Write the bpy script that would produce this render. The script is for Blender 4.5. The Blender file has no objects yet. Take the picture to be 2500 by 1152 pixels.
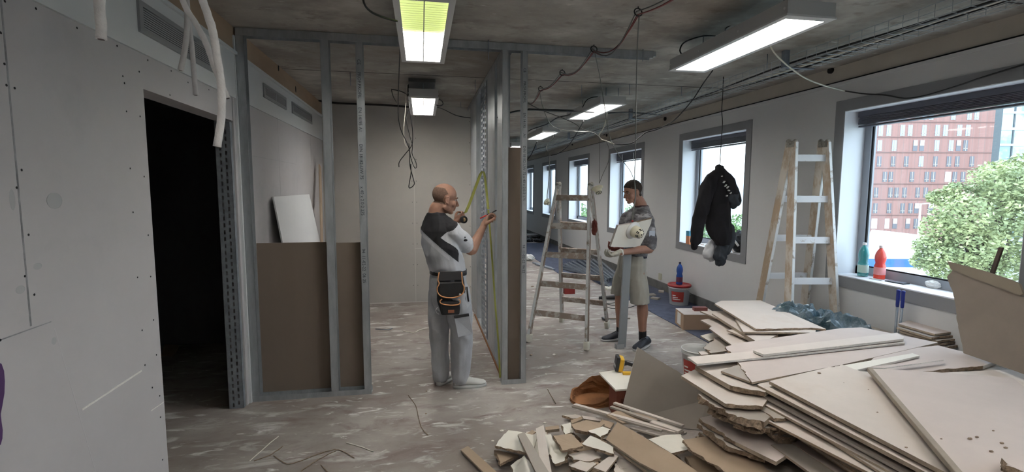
import bpy, bmesh, math, random
import numpy as np
from mathutils import Vector, Matrix, noise
PI = math.pi
C = bpy.context.scene.collection
ORD = ['lowest','second','third','fourth','fifth','sixth','seventh','eighth','ninth','tenth','eleventh','twelfth','thirteenth','fourteenth','fifteenth','sixteenth','seventeenth','eighteenth','nineteenth','twentieth']+['twenty-'+x for x in ('first','second','third','fourth','fifth','sixth','seventh','eighth','ninth')]+['thirtieth']+['thirty-'+x for x in ('first','second','third','fourth','fifth','sixth')]
S = bpy.context.scene
# ------------------------------------------------------------------ camera, sky, exposure
FPX = 1203.0
YAW, PITCH, ROLL = math.radians(10.45), math.radians(-5.51), math.radians(.2)
EYE = Vector((0, 0, 1.65))
_f = Vector((math.sin(YAW)*math.cos(PITCH), math.cos(YAW)*math.cos(PITCH), math.sin(PITCH)))
_r = Vector((math.cos(YAW), -math.sin(YAW), 0)); _u = _r.cross(_f)
_r2 = _r*math.cos(ROLL)+_u*math.sin(ROLL); _u2 = -_r*math.sin(ROLL)+_u*math.cos(ROLL)
cd = bpy.data.cameras.new('camera'); cam = bpy.data.objects.new('camera', cd); C.objects.link(cam)
cd.sensor_width = 36; cd.lens = 36*FPX/2500; cd.clip_start = .05; cd.clip_end = 2000
cam.matrix_world = Matrix(((_r2.x, _u2.x, -_f.x, EYE.x), (_r2.y, _u2.y, -_f.y, EYE.y), (_r2.z, _u2.z, -_f.z, EYE.z), (0, 0, 0, 1)))
S.camera = cam
w = bpy.data.worlds.new('overcast_sky'); S.world = w; w.use_nodes = True
_n = w.node_tree.nodes; _l = w.node_tree.links; _n.clear()
_o = _n.new('ShaderNodeOutputWorld'); _b = _n.new('ShaderNodeBackground'); _b.inputs['Strength'].default_value = 2.9
_tc = _n.new('ShaderNodeTexCoord'); _sx = _n.new('ShaderNodeSeparateXYZ'); _rp = _n.new('ShaderNodeValToRGB')
_rp.color_ramp.elements[0].position = .0; _rp.color_ramp.elements[0].color = (.84, .91, 1, 1)
_rp.color_ramp.elements[1].position = .5; _rp.color_ramp.elements[1].color = (.70, .82, 1, 1)
_l.new(_tc.outputs['Generated'], _sx.inputs[0]); _l.new(_sx.outputs['Z'], _rp.inputs[0])
_l.new(_rp.outputs[0], _b.inputs['Color']); _l.new(_b.outputs[0], _o.inputs[0])
S.view_settings.view_transform = 'Standard'; S.view_settings.look = 'None'
S.view_settings.exposure = 1.15; S.view_settings.gamma = 1; S.view_settings.use_curve_mapping = False
S.cycles.max_bounces = 8; S.cycles.diffuse_bounces = 5; S.cycles.transparent_max_bounces = 16
S.cycles.sample_clamp_indirect = 6
LAMP_E = 13.0

# ------------------------------------------------------------------ helpers
def ray(px, py):
    return _r2*((px-1250)/FPX) - _u2*((py-576)/FPX) + _f
def hit(px, py, ax, val):
    """point of the place seen at that spot of the photograph on the plane axis=val (survey of the real positions)"""
    d = ray(px, py); t = (val-EYE[ax])/d[ax]; return EYE+d*t
def hitp(px, py, p0, n):
    d = ray(px, py); t = (Vector(p0)-EYE).dot(n)/d.dot(n); return EYE+d*t

def mat(name, col, rough=.6, metal=0, var=.0, vscale=6, bump=0, bscale=60, col2=None, spec=.5, stretch=(1, 1, 1), detail=6, lo=.35, hi=.65, emit=0, trans=0, alpha=1):
    m = bpy.data.materials.new(name); m.use_nodes = True
    nt = m.node_tree; n = nt.nodes; l = nt.links; p = n['Principled BSDF']
    p.inputs['Base Color'].default_value = (*col, 1); p.inputs['Roughness'].default_value = rough
    p.inputs['Metallic'].default_value = metal; p.inputs['Specular IOR Level'].default_value = spec
    if trans: p.inputs['Transmission Weight'].default_value = trans
    if alpha < 1: p.inputs['Alpha'].default_value = alpha
    if emit:
        p.inputs['Emission Color'].default_value = (*col, 1); p.inputs['Emission Strength'].default_value = emit
    tc = n.new('ShaderNodeTexCoord'); mp = n.new('ShaderNodeMapping'); mp.inputs['Scale'].default_value = stretch
    l.new(tc.outputs['Object'], mp.inputs[0])
    if var or col2:
        t = n.new('ShaderNodeTexNoise'); t.inputs['Scale'].default_value = vscale; t.inputs['Detail'].default_value = detail
        t.inputs['Roughness'].default_value = .65
        l.new(mp.outputs[0], t.inputs['Vector'])
        r = n.new('ShaderNodeValToRGB'); e = r.color_ramp.elements; e[0].position = lo; e[1].position = hi
        c2 = col2 if col2 else tuple(c*(1-var) for c in col)
        e[0].color = (*c2, 1); e[1].color = (*col, 1)
        l.new(t.outputs['Fac'], r.inputs[0]); l.new(r.outputs[0], p.inputs['Base Color'])
    if bump:
        t2 = n.new('ShaderNodeTexNoise'); t2.inputs['Scale'].default_value = bscale; t2.inputs['Detail'].default_value = 5
        b = n.new('ShaderNodeBump'); b.inputs['Strength'].default_value = bump; b.inputs['Distance'].default_value = .01
        l.new(mp.outputs[0], t2.inputs['Vector']); l.new(t2.outputs['Fac'], b.inputs['Height']); l.new(b.outputs[0], p.inputs['Normal'])
    return m

class MB:
    def __init__(s): s.v = []; s.f = []; s.m = []; s.sm = []
    def add(s, vs, fs, mi=0, smooth=False):
        k = len(s.v); s.v += [tuple(x) for x in vs]
        for f in fs: s.f.append([k+i for i in f]); s.m.append(mi); s.sm.append(smooth)
        return s
    def box(s, a, b, mi=0, M=None):
        x0, y0, z0 = a; x1, y1, z1 = b
        if x0 > x1: x0, x1 = x1, x0
        if y0 > y1: y0, y1 = y1, y0
        if z0 > z1: z0, z1 = z1, z0
        v = [(x0,y0,z0),(x1,y0,z0),(x1,y1,z0),(x0,y1,z0),(x0,y0,z1),(x1,y0,z1),(x1,y1,z1),(x0,y1,z1)]
        if M is not None: v = [M @ Vector(p) for p in v]
        return s.add(v, [(0,3,2,1),(4,5,6,7),(0,1,5,4),(1,2,6,5),(2,3,7,6),(3,0,4,7)], mi)
    def beam(s, a, b, w, h, up=(0,0,1), mi=0, ext=0):
        a = Vector(a); b = Vector(b); d = (b-a).normalized(); a = a-d*ext; b = b+d*ext
        up = Vector(up); sd = d.cross(up)
        if sd.length < 1e-4: sd = d.cross(Vector((1,0,0)))
        sd.normalize(); up = sd.cross(d)
        v = [p+sd*(i*w/2)+up*(j*h/2) for p in (a, b) for i, j in ((-1,-1),(1,-1),(1,1),(-1,1))]
        return s.add(v, [(0,1,2,3),(7,6,5,4),(0,4,5,1),(1,5,6,2),(2,6,7,3),(3,7,4,0)], mi)
    def tube(s, pts, r, n=8, mi=0, closed=False, smooth=True):
        pts = [Vector(p) for p in pts]; L = len(pts)
        rs = r if isinstance(r, (list, tuple)) else [r]*L
        up = Vector((0,0,1)); vs = []; prev = None
        for i, p in enumerate(pts):
            if closed: d = pts[(i+1) % L]-pts[i-1]
            else: d = pts[min(i+1, L-1)]-pts[max(i-1, 0)]
            if d.length < 1e-9: d = Vector((0,0,1))
            d.normalize()
            if prev is None:
                sd = d.cross(up)
                if sd.length < 1e-2: sd = d.cross(Vector((1,0,0)))
            else: sd = prev-d*prev.dot(d)
            if sd.length < 1e-6: sd = d.orthogonal()
            sd.normalize(); prev = sd; u = sd.cross(d)
            for k in range(n):
                a = 2*PI*k/n; vs.append(p+(sd*math.cos(a)+u*math.sin(a))*rs[i])
        fs = []
        for i in range(L if closed else L-1):
            j = (i+1) % L
            for k in range(n): fs.append((i*n+k, i*n+(k+1) % n, j*n+(k+1) % n, j*n+k))
        s.add(vs, fs, mi, smooth)
        if not closed:
            b0 = len(s.v)-L*n
            s.f.append([b0+k for k in range(n)][::-1]); s.m.append(mi); s.sm.append(False)
            s.f.append([b0+(L-1)*n+k for k in range(n)]); s.m.append(mi); s.sm.append(False)
        return s
    def lathe(s, prof, n=24, c=(0,0,0), mi=0, smooth=True, mfun=None, M=None):
        c = Vector(c); vs = []
        for r, z in prof:
            for k in range(n):
                a = 2*PI*k/n; v = Vector((r*math.cos(a), r*math.sin(a), z))
                vs.append((M @ v if M is not None else v)+c)
        k0 = len(s.v); s.v += [tuple(v) for v in vs]
        for i in range(len(prof)-1):
            for k in range(n):
                s.f.append([k0+i*n+k, k0+i*n+(k+1) % n, k0+(i+1)*n+(k+1) % n, k0+(i+1)*n+k])
                s.m.append(mfun(i) if mfun else mi); s.sm.append(smooth)
        for i, rev in ((0, True), (len(prof)-1, False)):
            if prof[i][0] > 1e-5:
                f = [k0+i*n+k for k in range(n)]; s.f.append(f[::-1] if rev else f); s.m.append(mfun(min(i, len(prof)-2)) if mfun else mi); s.sm.append(False)
        return s
    def prism(s, poly, z0, z1, mi=0, M=None):
        n = len(poly)
        v = [Vector((x, y, z0)) for x, y in poly]+[Vector((x, y, z1)) for x, y in poly]
        if M is not None: v = [M @ p for p in v]
        f = [list(range(n))[::-1], list(range(n, 2*n))]+[(i, (i+1) % n, n+(i+1) % n, n+i) for i in range(n)]
        return s.add(v, f, mi)
    def ball(s, c, r, n=12, mi=0, M=None, sq=1):
        c = Vector(c); r = Vector(r) if not isinstance(r, (int, float)) else Vector((r, r, r)); vs = [];
        for i in range(n+1):
            t = PI*i/n
            for k in range(2*n):
                a = PI*k/n; v = Vector((math.sin(t)*math.cos(a)*r.x, math.sin(t)*math.sin(a)*r.y, math.cos(t)*r.z))
                if M is not None: v = M @ v
                vs.append(v+c)
        fs = []
        for i in range(n):
            for k in range(2*n): fs.append((i*2*n+k, (i+1)*2*n+k, (i+1)*2*n+(k+1) % (2*n), i*2*n+(k+1) % (2*n)))
        return s.add(vs, fs, mi, True)

def mk(name, mb, mats, parent=None, label=None, cat=None, group=None, kind=None, loc=None, bevel=0, smooth=None):
    me = bpy.data.meshes.new(name)
    off = Vector(loc) if loc is not None else (parent_world(parent) if parent is not None else Vector((0,0,0)))
    me.from_pydata([tuple(Vector(v)-off) for v in mb.v], [], mb.f)
    if not isinstance(mats, (list, tuple)): mats = [mats]
    for m in mats: me.materials.append(m)
    me.polygons.foreach_set('material_index', mb.m)
    me.polygons.foreach_set('use_smooth', [bool(x) if smooth is None else smooth for x in mb.sm])
    me.validate(); me.update()
    o = bpy.data.objects.new(name, me); C.objects.link(o)
    if parent is not None: o.parent = parent
    elif loc is not None: o.location = loc
    if bevel:
        b = o.modifiers.new('b', 'BEVEL'); b.width = bevel; b.segments = 2; b.limit_method = 'ANGLE'; b.angle_limit = .6
    tag(o, label, cat, group, kind)
    return o
def parent_world(p):
    v = Vector((0,0,0))
    while p is not None: v = v+p.location; p = p.parent
    return v
def tag(o, label=None, cat=None, group=None, kind=None):
    if label: o['label'] = label
    if cat: o['category'] = cat
    if group: o['group'] = group
    if kind: o['kind'] = kind
    return o
def empty(name, loc, label=None, cat=None, group=None):
    o = bpy.data.objects.new(name, None); C.objects.link(o); o.location = loc; o.empty_display_size = .05
    return tag(o, label, cat, group)
def kids(o): return [c for c in list(C.objects) if c.parent == o]
def dup(root, loc, rotz=0, label=None, group=None):
    r = root.copy(); C.objects.link(r); r.location = loc; r.rotation_euler = (0, 0, rotz)
    if label: r['label'] = label
    if group: r['group'] = group
    for ch in kids(root):
        c = ch.copy(); C.objects.link(c); c.parent = r
        for g in kids(ch):
            d = g.copy(); C.objects.link(d); d.parent = c
    return r
def struct(name, mb, mats, **k): return mk(name, mb, mats, kind='structure', **k)
def spline(pts, n=8):
    P = [Vector(p) for p in pts]; P = [P[0]*2-P[1]]+P+[P[-1]*2-P[-2]]; out = []
    for i in range(1, len(P)-2):
        for k in range(n):
            t = k/n; a, b, c, d = P[i-1], P[i], P[i+1], P[i+2]
            out.append(.5*((2*b)+(c-a)*t+(2*a-5*b+4*c-d)*t*t+(3*b-a-3*c+d)*t**3))
    out.append(P[-2]); return out
def bake(o):
    dg = bpy.context.evaluated_depsgraph_get(); dg.update()
    me = bpy.data.meshes.new_from_object(o.evaluated_get(dg))
    old = o.data; o.modifiers.clear(); o.data = me; bpy.data.meshes.remove(old); return o
def text(name, body, size, M, m, parent=None, extrude=.0005, label=None):
    cu = bpy.data.curves.new(name, 'FONT'); cu.body = body; cu.size = size; cu.extrude = extrude; cu.resolution_u = 2
    cu.align_x = 'LEFT'; cu.materials.append(m)
    o = bpy.data.objects.new(name, cu); C.objects.link(o)
    if parent is not None:
        o.parent = parent; M = Matrix.Translation(-parent_world(parent)) @ M
    o.matrix_local = M
    if label: o['label'] = label
    return o

# ------------------------------------------------------------------ materials
def dark_lines(m, ys, wd, col):
    """butt joints of the precast planks"""
    nt = m.node_tree; n = nt.nodes; l = nt.links; p = n['Principled BSDF']
    g = n.new('ShaderNodeNewGeometry'); sx = n.new('ShaderNodeSeparateXYZ'); l.new(g.outputs['Position'], sx.inputs[0])
    tn = n.new('ShaderNodeTexNoise'); tn.inputs['Scale'].default_value = 9; l.new(g.outputs['Position'], tn.inputs['Vector'])
    last = None
    for y in ys:
        a = n.new('ShaderNodeMath'); a.operation = 'SUBTRACT'; l.new(sx.outputs['Y'], a.inputs[0]); a.inputs[1].default_value = y
        b = n.new('ShaderNodeMath'); b.operation = 'ABSOLUTE'; l.new(a.outputs[0], b.inputs[0])
        c = n.new('ShaderNodeMath'); c.operation = 'LESS_THAN'; l.new(b.outputs[0], c.inputs[0])
        d = n.new('ShaderNodeMath'); d.operation = 'MULTIPLY'; l.new(tn.outputs['Fac'], d.inputs[0]); d.inputs[1].default_value = wd*2
        l.new(d.outputs[0], c.inputs[1])
        if last is not None:
            e = n.new('ShaderNodeMath'); e.operation = 'MAXIMUM'; l.new(last, e.inputs[0]); l.new(c.outputs[0], e.inputs[1]); last = e.outputs[0]
        else: last = c.outputs[0]
    mx = n.new('ShaderNodeMix'); mx.data_type = 'RGBA'; src = p.inputs['Base Color'].links[0].from_socket
    l.new(last, mx.inputs[0]); l.new(src, mx.inputs[6]); mx.inputs[7].default_value = (*col, 1); l.new(mx.outputs[2], p.inputs['Base Color'])
def layer(m, col, scale, lo, hi, stretch=(1,1,1), detail=8, rot=0, dist=0, w=0):
    """another worn-in colour over the material: stains, dust, smears"""
    nt = m.node_tree; n = nt.nodes; l = nt.links; p = n['Principled BSDF']
    tc = n.new('ShaderNodeTexCoord'); mp = n.new('ShaderNodeMapping'); mp.inputs['Scale'].default_value = stretch; mp.inputs['Rotation'].default_value = (0,0,rot)
    mp.inputs['Location'].default_value = (w, w*1.7, 0)
    l.new(tc.outputs['Object'], mp.inputs[0]); t = n.new('ShaderNodeTexNoise'); t.inputs['Scale'].default_value = scale; t.inputs['Detail'].default_value = detail
    t.inputs['Distortion'].default_value = dist; t.inputs['Roughness'].default_value = .62
    l.new(mp.outputs[0], t.inputs['Vector']); r = n.new('ShaderNodeValToRGB'); r.color_ramp.elements[0].position = lo; r.color_ramp.elements[1].position = hi
    l.new(t.outputs['Fac'], r.inputs[0]); mx = n.new('ShaderNodeMix'); mx.data_type = 'RGBA'
    inp = p.inputs['Base Color']
    if inp.links: l.new(inp.links[0].from_socket, mx.inputs[6])
    else: mx.inputs[6].default_value = inp.default_value
    mx.inputs[7].default_value = (*col, 1); l.new(r.outputs[0], mx.inputs[0]); l.new(mx.outputs[2], inp)
    return m
M = {}
M['concrete'] = mat('ceiling_concrete', (.40,.375,.335), .9, var=.35, vscale=1.2, bump=.3, bscale=25, stretch=(1,1.2,1))
layer(M['concrete'], (.52,.50,.455), 2.2, .5, .72, (1,1.3,1)); layer(M['concrete'], (.19,.16,.13), .8, .50, .72, (.8,1.2,1), w=3); layer(M['concrete'], (.22,.195,.165), 5, .56, .70, (1,1.4,1), w=7); layer(M['concrete'], (.60,.58,.53), 7, .64, .76, (.8,1.5,1), w=11)
dark_lines(M['concrete'], [2.55, 5.25, 7.95, 10.65, 13.35], .012, (.06,.05,.045))
M['floor'] = mat('floor_screed', (.29,.25,.225), .62, var=.22, vscale=1.4, bump=.12, bscale=40)
layer(M['floor'], (.385,.355,.325), .9, .45, .65, (1,1.6,1), rot=.3, w=5)
layer(M['floor'], (.195,.15,.135), 2.6, .52, .68, (1,1.8,1), rot=.4, dist=.6)
layer(M['floor'], (.55,.535,.51), 3.2, .56, .68, (.8,2.2,1), rot=-.35, dist=.5, w=2)
layer(M['floor'], (.72,.71,.69), 8, .60, .70, (.6,1.8,1), rot=-.5, dist=.8, w=4); layer(M['floor'], (.27,.24,.22), 22, .60, .70, (.8,1.4,1), rot=.2, w=9)
M['gyp_wall'] = mat('plasterboard_grey', (.485,.468,.472), .85, var=.05, vscale=3)
layer(M['gyp_wall'], (.37,.37,.375), 1.1, .58, .8, w=2)
M['gyp_back'] = mat('plasterboard_warm', (.47,.445,.41), .85, var=.05, vscale=2.5)
M['white_wall'] = mat('white_painted_wall', (.66,.665,.67), .7, var=.03, vscale=2)
M['white_soffit'] = mat('white_soffit', (.62,.635,.64), .7)
M['grey_trim'] = mat('grey_window_trim', (.255,.262,.275), .55)
M['beam_wood'] = mat('beam_brown', (.44,.32,.22), .8, var=.2, vscale=3, stretch=(1,.3,1))
M['beam_olive'] = mat('beam_olive', (.56,.52,.45), .85, var=.12, vscale=2)
M['black_gap'] = mat('black_gap', (.012,.011,.012), .8)
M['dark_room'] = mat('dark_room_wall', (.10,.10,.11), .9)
M['steel'] = mat('galvanised_steel', (.50,.53,.55), .42, metal=.55, var=.25, vscale=14, bump=.05, bscale=120, stretch=(1,1,.25))
M['slotsteel'] = mat('slotted_galvanised_steel', (.36,.39,.42), .5, metal=.4, var=.3, vscale=18)
M['darksteel'] = mat('dark_zinc', (.30,.34,.39), .5, metal=.5, var=.3, vscale=10)  # darker, bluer zinc than the stud steel
M['brownboard'] = mat('brown_board_back', (.235,.185,.145), .9, var=.07, vscale=5, stretch=(1,1,.2))
M['ink'] = mat('black_ink', (.05,.055,.07), .8)
M['white_metal'] = mat('white_enamel', (.62,.63,.63), .45)
M['grey_enamel'] = mat('grey_lamp_housing', (.48,.49,.49), .45)
M['black_cable'] = mat('black_rubber', (.012,.012,.013), .5)
M['grey_cable'] = mat('grey_cable', (.16,.165,.15), .5)
M['white_cable'] = mat('white_cable', (.66,.63,.53), .5)
M['red_cable'] = mat('red_cable', (.20,.05,.045), .5)
M['foam'] = mat('white_foam_tube', (.83,.80,.78), .9, var=.1, vscale=40, bump=.3, bscale=150)
M['board'] = mat('plasterboard_ivory_face', (.65,.585,.53), .85, var=.06, vscale=4)
layer(M['board'], (.54,.45,.375), 2.2, .55, .8)
M['board2'] = mat('plasterboard_pinkish_face', (.58,.505,.465), .85, var=.07, vscale=3)
M['boardwhite'] = mat('plasterboard_white_face', (.80,.77,.69), .85, var=.04, vscale=4)
M['boardbrown'] = mat('plasterboard_brown_face', (.42,.32,.23), .9, var=.12, vscale=3)
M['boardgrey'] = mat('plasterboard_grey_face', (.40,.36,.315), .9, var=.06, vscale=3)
M['core'] = mat('gypsum_core_edge', (.45,.37,.285), .95, var=.25, vscale=30, bump=.5, bscale=90)
M['corewhite'] = mat('white_gypsum_core', (.80,.78,.73), .95, var=.12, vscale=40, bump=.6, bscale=90)
M['torn'] = mat('torn_brown_edge', (.34,.25,.175), .95, var=.5, vscale=50, bump=1, bscale=80)
# ------------------------------------------------------------------ the room shell
XL, XR, YB, ZC = -1.32, 3.86, 7.17, 2.80
YN, YF = -3.2, 18.6
b = MB(); b.box((-7, YN, -.12), (XR+.4, YF, 0)); struct('floor', b, M['floor'])
b = MB(); b.box((-7, YN, ZC), (XR+.4, YF, ZC+.2)); struct('ceiling', b, M['concrete'])
# left wall of plasterboard, door opening to the dark room
D0, D1, DZ = hit(350,220,0,XL).y, 3.90, 2.125
TW = .125
b = MB()
b.box((XL-TW, YN, 0), (XL, D0, 2.62)); b.box((XL-TW, D0, DZ), (XL, D1, 2.62)); b.box((XL-TW, D1+.012, 0), (XL, YB, 2.62))
wl = struct('wall_left', b, M['gyp_wall'])
# white soffit panel lying on the wall above the seam, with its cap
ZS = 2.293
b = MB(); b.box((XL, YN, ZS), (XL+.012, YB, 2.605), 0); b.box((XL-.02, YN, 2.605), (XL+.03, YB, 2.625), 0)
struct('trim_1', b, M['white_soffit'])
b = MB(); b.box((XL-.2, YN, 2.625), (XL+.008, YB, ZC)); struct('trim_2', b, M['beam_wood'])
# knots and holes of the beam
b = MB()
for px, py in ((680,165),(722,218)):
    p = hit(px, py, 0, XL+.009); b.ball(p, (.004,.018,.035), 6)
mk('beam_hole', b, M['black_gap'], parent=bpy.data.objects['trim_2'])
# screw heads, joint, patches of the left wall
b = MB()
for px, py in ((12,3),(88,21),(188,68),(286,112),(2,80),(11,156),(16,208),(36,215),(53,415),(41,458),(70,573),(61,674),(84,719),(1,830),(300,186),(304,203),(340,175),(309,272),(342,284),(318,411),(352,431),(325,518),(362,574),(336,677),(368,675),(375,781),(347,806),(382,866),(354,891),(390,966),(372,946),(392,1018),(397,1122),(361,147),(418,173),(459,201),(510,219),(415,232)):
    p = hit(px, py, 0, XL+.0005); b.ball(p, (.0015,.0045,.0045), 5)
mk('screw', b, M['black_gap'], parent=wl)
b = MB()
a = hit(8,60,0,XL+.0006); zb = hit(78,795,0,XL).z
b.box((XL, a.y-.0035, zb), (XL+.0008, a.y+.0035, 2.29))
q0, q1 = hit(0,830,0,XL), hit(125,785,0,XL)
b.beam(q0+Vector((0,-.3,0)), q1, .001, .004)
mk('board_joint', b, mat('board_joint_dirt', (.16,.16,.165), .9, col2=(.36,.36,.37), vscale=9), parent=wl)
b = MB()
b.beam(hit(200,1000,0,XL), hit(345,905,0,XL), .004, .008); b.beam(hit(368,1003,0,XL), hit(398,982,0,XL), .003, .004)
mk('score_line', b, M['corewhite'], parent=wl)
b = MB()
for px, py, ry, rz in ((30,488,.012,.035),(133,490,.04,.03),(132,832,.012,.014),(50,707,.02,.014),(92,650,.02,.012)):
    b.ball(hit(px, py, 0, XL), (.0006, ry, rz), 8)
mk('smudge', b, mat('wall_smudge', (.405,.405,.41), .9), parent=wl)
b = MB(); b.beam(hit(133,800,0,XL), hit(240,1175,0,XL), .001, .004); mk('board_joint', b, mat('faint filler line', (.50,.49,.495), .9), parent=wl)
# purple paint mark cut by the left of the view
b = MB(); pts = []
for k, (px, py) in enumerate(((-30,880),(-5,884),(4,888),(10,905),(12,930),(11,960),(6,990),(2,1010),(4,1030),(7,1050),(6,1070),(2,1085),(-6,1092),(-30,1080))): pts.append(hit(px, py, 0, XL+.002))
b.add(pts+[p+Vector((-.002,0,0)) for p in pts], [list(range(len(pts)))]+[(i,(i+1)%14,14+(i+1)%14,14+i) for i in range(14)])
mk('purple_mark', b, mat('purple_paint', (.07,.025,.11), .7), parent=wl, label='purple painted mark')
# corner bead strips of the door jamb and the boards of the far left wall joints
b = MB()
for y in (5.05, 6.45): b.box((XL, y-.002, .02), (XL+.0006, y+.002, ZS))
b.box((XL, 4.3, 1.9), (XL+.0008, 5.7, 1.904))
mk('board_joint', b, mat('filled_joint', (.40,.40,.40), .9), parent=wl)
# dark room behind the opening
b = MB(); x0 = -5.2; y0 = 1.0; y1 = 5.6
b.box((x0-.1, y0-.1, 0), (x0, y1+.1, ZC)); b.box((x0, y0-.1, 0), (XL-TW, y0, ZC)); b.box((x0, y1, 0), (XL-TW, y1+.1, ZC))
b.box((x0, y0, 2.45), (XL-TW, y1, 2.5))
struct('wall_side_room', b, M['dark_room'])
# back wall of the small room
b = MB(); b.box((XL, YB, 0), (.76, YB+.1, ZC)); wb = struct('wall_back', b, M['gyp_back'])
b = MB(); sx = hit(1012,500,1,YB).x
b.box((sx-.003, YB-.0008, 0), (sx+.003, YB, ZC)); zz = hit(1030,606,1,YB).z; b.box((sx, YB-.0008, zz-.003), (.76, YB, zz+.003))
b.box((XL, YB-.002, 0), (.76, YB, .012))
mk('board_joint', b, mat('pale_joint', (.62,.60,.56), .9), parent=wb)
b = MB()
for k in range(9):
    for dx in (-.03, .03): b.ball((sx+dx, YB, .25+k*.3), (.005,.0015,.005), 5)
    b.ball((.70, YB, .2+k*.3), (.005,.0015,.005), 5)
mk('screw', b, M['black_gap'], parent=wb)
# right wall with its window openings
WT = .34   # reveal depth
W0, PER, WW = 5.30, 2.866, 1.665      # first full window: outer trim from W0 to W0+WW
wins = [W0+PER*k for k in range(-2, 5)]
ZT0, ZT1 = .745, 2.47; TR = .10
ZL = 2.645
b = MB(); ys = YN
def rwall(y0, y1, z0, z1): b.box((XR, y0, z0), (XR+WT, y1, z1))
for y in wins:
    a, c = y+TR, y+WW-TR
    rwall(ys, a, 0, ZL); rwall(a, c, 0, ZT0+TR); rwall(a, c, ZT1-TR, ZL); ys = c
rwall(ys, YF, 0, ZL)
wr = struct('wall_right', b, M['white_wall'])
b = MB(); b.box((XR-.012, YN, ZL-.03), (XR+.0, YF, ZL)); struct('trim_3', b, M['white_wall'])
b = MB(); b.box((XR+.014, YN, ZL), (XR+WT, YF, ZC)); struct('wall_upper_right', b, M['beam_olive'])
b = MB(); b.box((XR-.0, YN, ZL), (XR+.012, YF, ZL+.014)); mk('painted_shadow_line', b, M['black_gap'], parent=wr)  # solid black strip paints the shadow line between white lining and beam
b = MB()
for px, py in ((2030,172),(1870,203),(1482,330),(1476,327),(1625,290),(1398,352)):
    p = hit(px, py, 0, XR+.013); b.tube([p+Vector((-.02,0,0)), p+Vector((.01,0,0))], .03, 12)
mk('pipe_sleeve', b, M['black_gap'], parent=bpy.data.objects['wall_upper_right'])
b = MB(); b.box((XR-.018, YN, 0), (XR, 8.9, .135)); b.box((XR-.018, 9.2, 0), (XR, YF, .135)); struct('baseboard_right', b, mat('grey_baseboard', (.17,.17,.165), .7, var=.4, vscale=5))
b = MB(); b.box((-7, YF, 0), (XR+.4, YF+.1, ZC)); b.box((-7.1, YB+.1, 0), (-7, YF, ZC)); struct('wall_far', b, M['white_wall'])
b = MB(); b.box((-7, YB+.1, 0), (XL, YB+.2, ZC)); struct('wall_inner', b, M['gyp_back'])
b = MB(); b.box((XL-TW, YN-.1, 0), (XR+.4, YN, ZC)); struct('wall_front', b, M['gyp_wall'])

M['sash'] = mat('aluminium_sash', (.30,.32,.35), .4, metal=.2)
M['reveal'] = mat('white_reveal', (.78,.80,.84), .6)
M['blind'] = mat('dark_blind_slats', (.10,.10,.125), .45, metal=.2)
gl = bpy.data.materials.new('window_glass'); gl.use_nodes = True
n = gl.node_tree.nodes; l = gl.node_tree.links; n.clear(); o = n.new('ShaderNodeOutputMaterial'); mx = n.new('ShaderNodeMixShader')
t = n.new('ShaderNodeBsdfTransparent'); t.inputs[0].default_value = (.93,.97,.97,1); g = n.new('ShaderNodeBsdfGlossy'); g.inputs['Roughness'].default_value = .02
pass
mx.inputs[0].default_value = .05; l.new(t.outputs[0], mx.inputs[1]); l.new(g.outputs[0], mx.inputs[2]); l.new(mx.outputs[0], o.inputs[0]); M['glass'] = gl
for i, y in enumerate(wins):
    a, c = y+TR, y+WW-TR; z0, z1 = ZT0+TR, ZT1-TR
    r = empty('window_%d' % (i+1), (XR, y, ZT0)); r['kind'] = 'structure'
    b = MB()      # flat grey trim around the opening
    b.box((XR-.010, y, ZT0), (XR, y+WW, z0-.001)); b.box((XR-.010, y, z1), (XR, y+WW, ZT1)); b.box((XR-.010, y, z0), (XR, a, z1)); b.box((XR-.010, c, z0), (XR, y+WW, z1))
    mk('window_trim', b, M['grey_trim'], r)
    b = MB(); t_ = .006
    b.box((XR-.006, a, z0-.001), (XR+WT-.07, a+t_, z1)); b.box((XR-.006, c-t_, z0-.001), (XR+WT-.07, c, z1)); b.box((XR-.006, a, z1-t_), (XR+WT-.07, c, z1))
    mk('reveal', b, M['reveal'], r)
    b = MB(); b.box((XR-.014, a-.0, z0-.0), (XR+WT-.07, c, z0+.012)); mk('window_sill', b, M['reveal'], r, bevel=.003)
    xs = XR+WT-.12; b = MB(); fw = .075
    b.box((xs, a, z0+.012), (xs+.06, c, z0+.085)); b.box((xs, a, z1-fw), (xs+.06, c, z1)); b.box((xs, a, z0), (xs+.06, a+fw, z1)); b.box((xs, c-fw, z0), (xs+.06, c, z1))
    mk('window_frame', b, M['sash'], r)
    b = MB(); b.box((xs+.025, a+fw, z0+.085), (xs+.03, c-fw, z1-fw)); mk('glass_pane', b, M['glass'], r)
    b = MB()
    for p, q in (((a+fw, z0+.085), (a+fw+.014, z1-fw)), ((c-fw-.014, z0+.085), (c-fw, z1-fw))): b.box((xs+.012, p[0], p[1]), (xs+.026, q[0], q[1]))
    b.box((xs+.012, a+fw, z0+.085), (xs+.026, c-fw, z0+.097))
    mk('gasket', b, M['black_gap'], r)
    b = MB()   # rolled up slat blind under the lintel
    zt = z1-.006
    b.box((xs-.10, a+.02, zt-.05), (xs-.04, c-.02, zt))
    nb = 6 if i != 3 else 9
    for k in range(nb): b.box((xs-.105, a+.03, zt-.062-k*.011), (xs-.035, c-.03, zt-.054-k*.011))
    zz = zt-.062-nb*.011; b.box((xs-.10, a+.03, zz-.016), (xs-.04, c-.03, zz))
    bl = mk('blind', b, M['blind'], r)
    if i == 3:
        b = MB()
        for f_ in (.12, .38, .74): b.box((xs-.112, a+.03+(c-a)*f_, zz-.02), (xs-.106, a+.05+(c-a)*f_, zt-.03))
        mk('blind_clip', b, M['white_metal'], bl)
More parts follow.
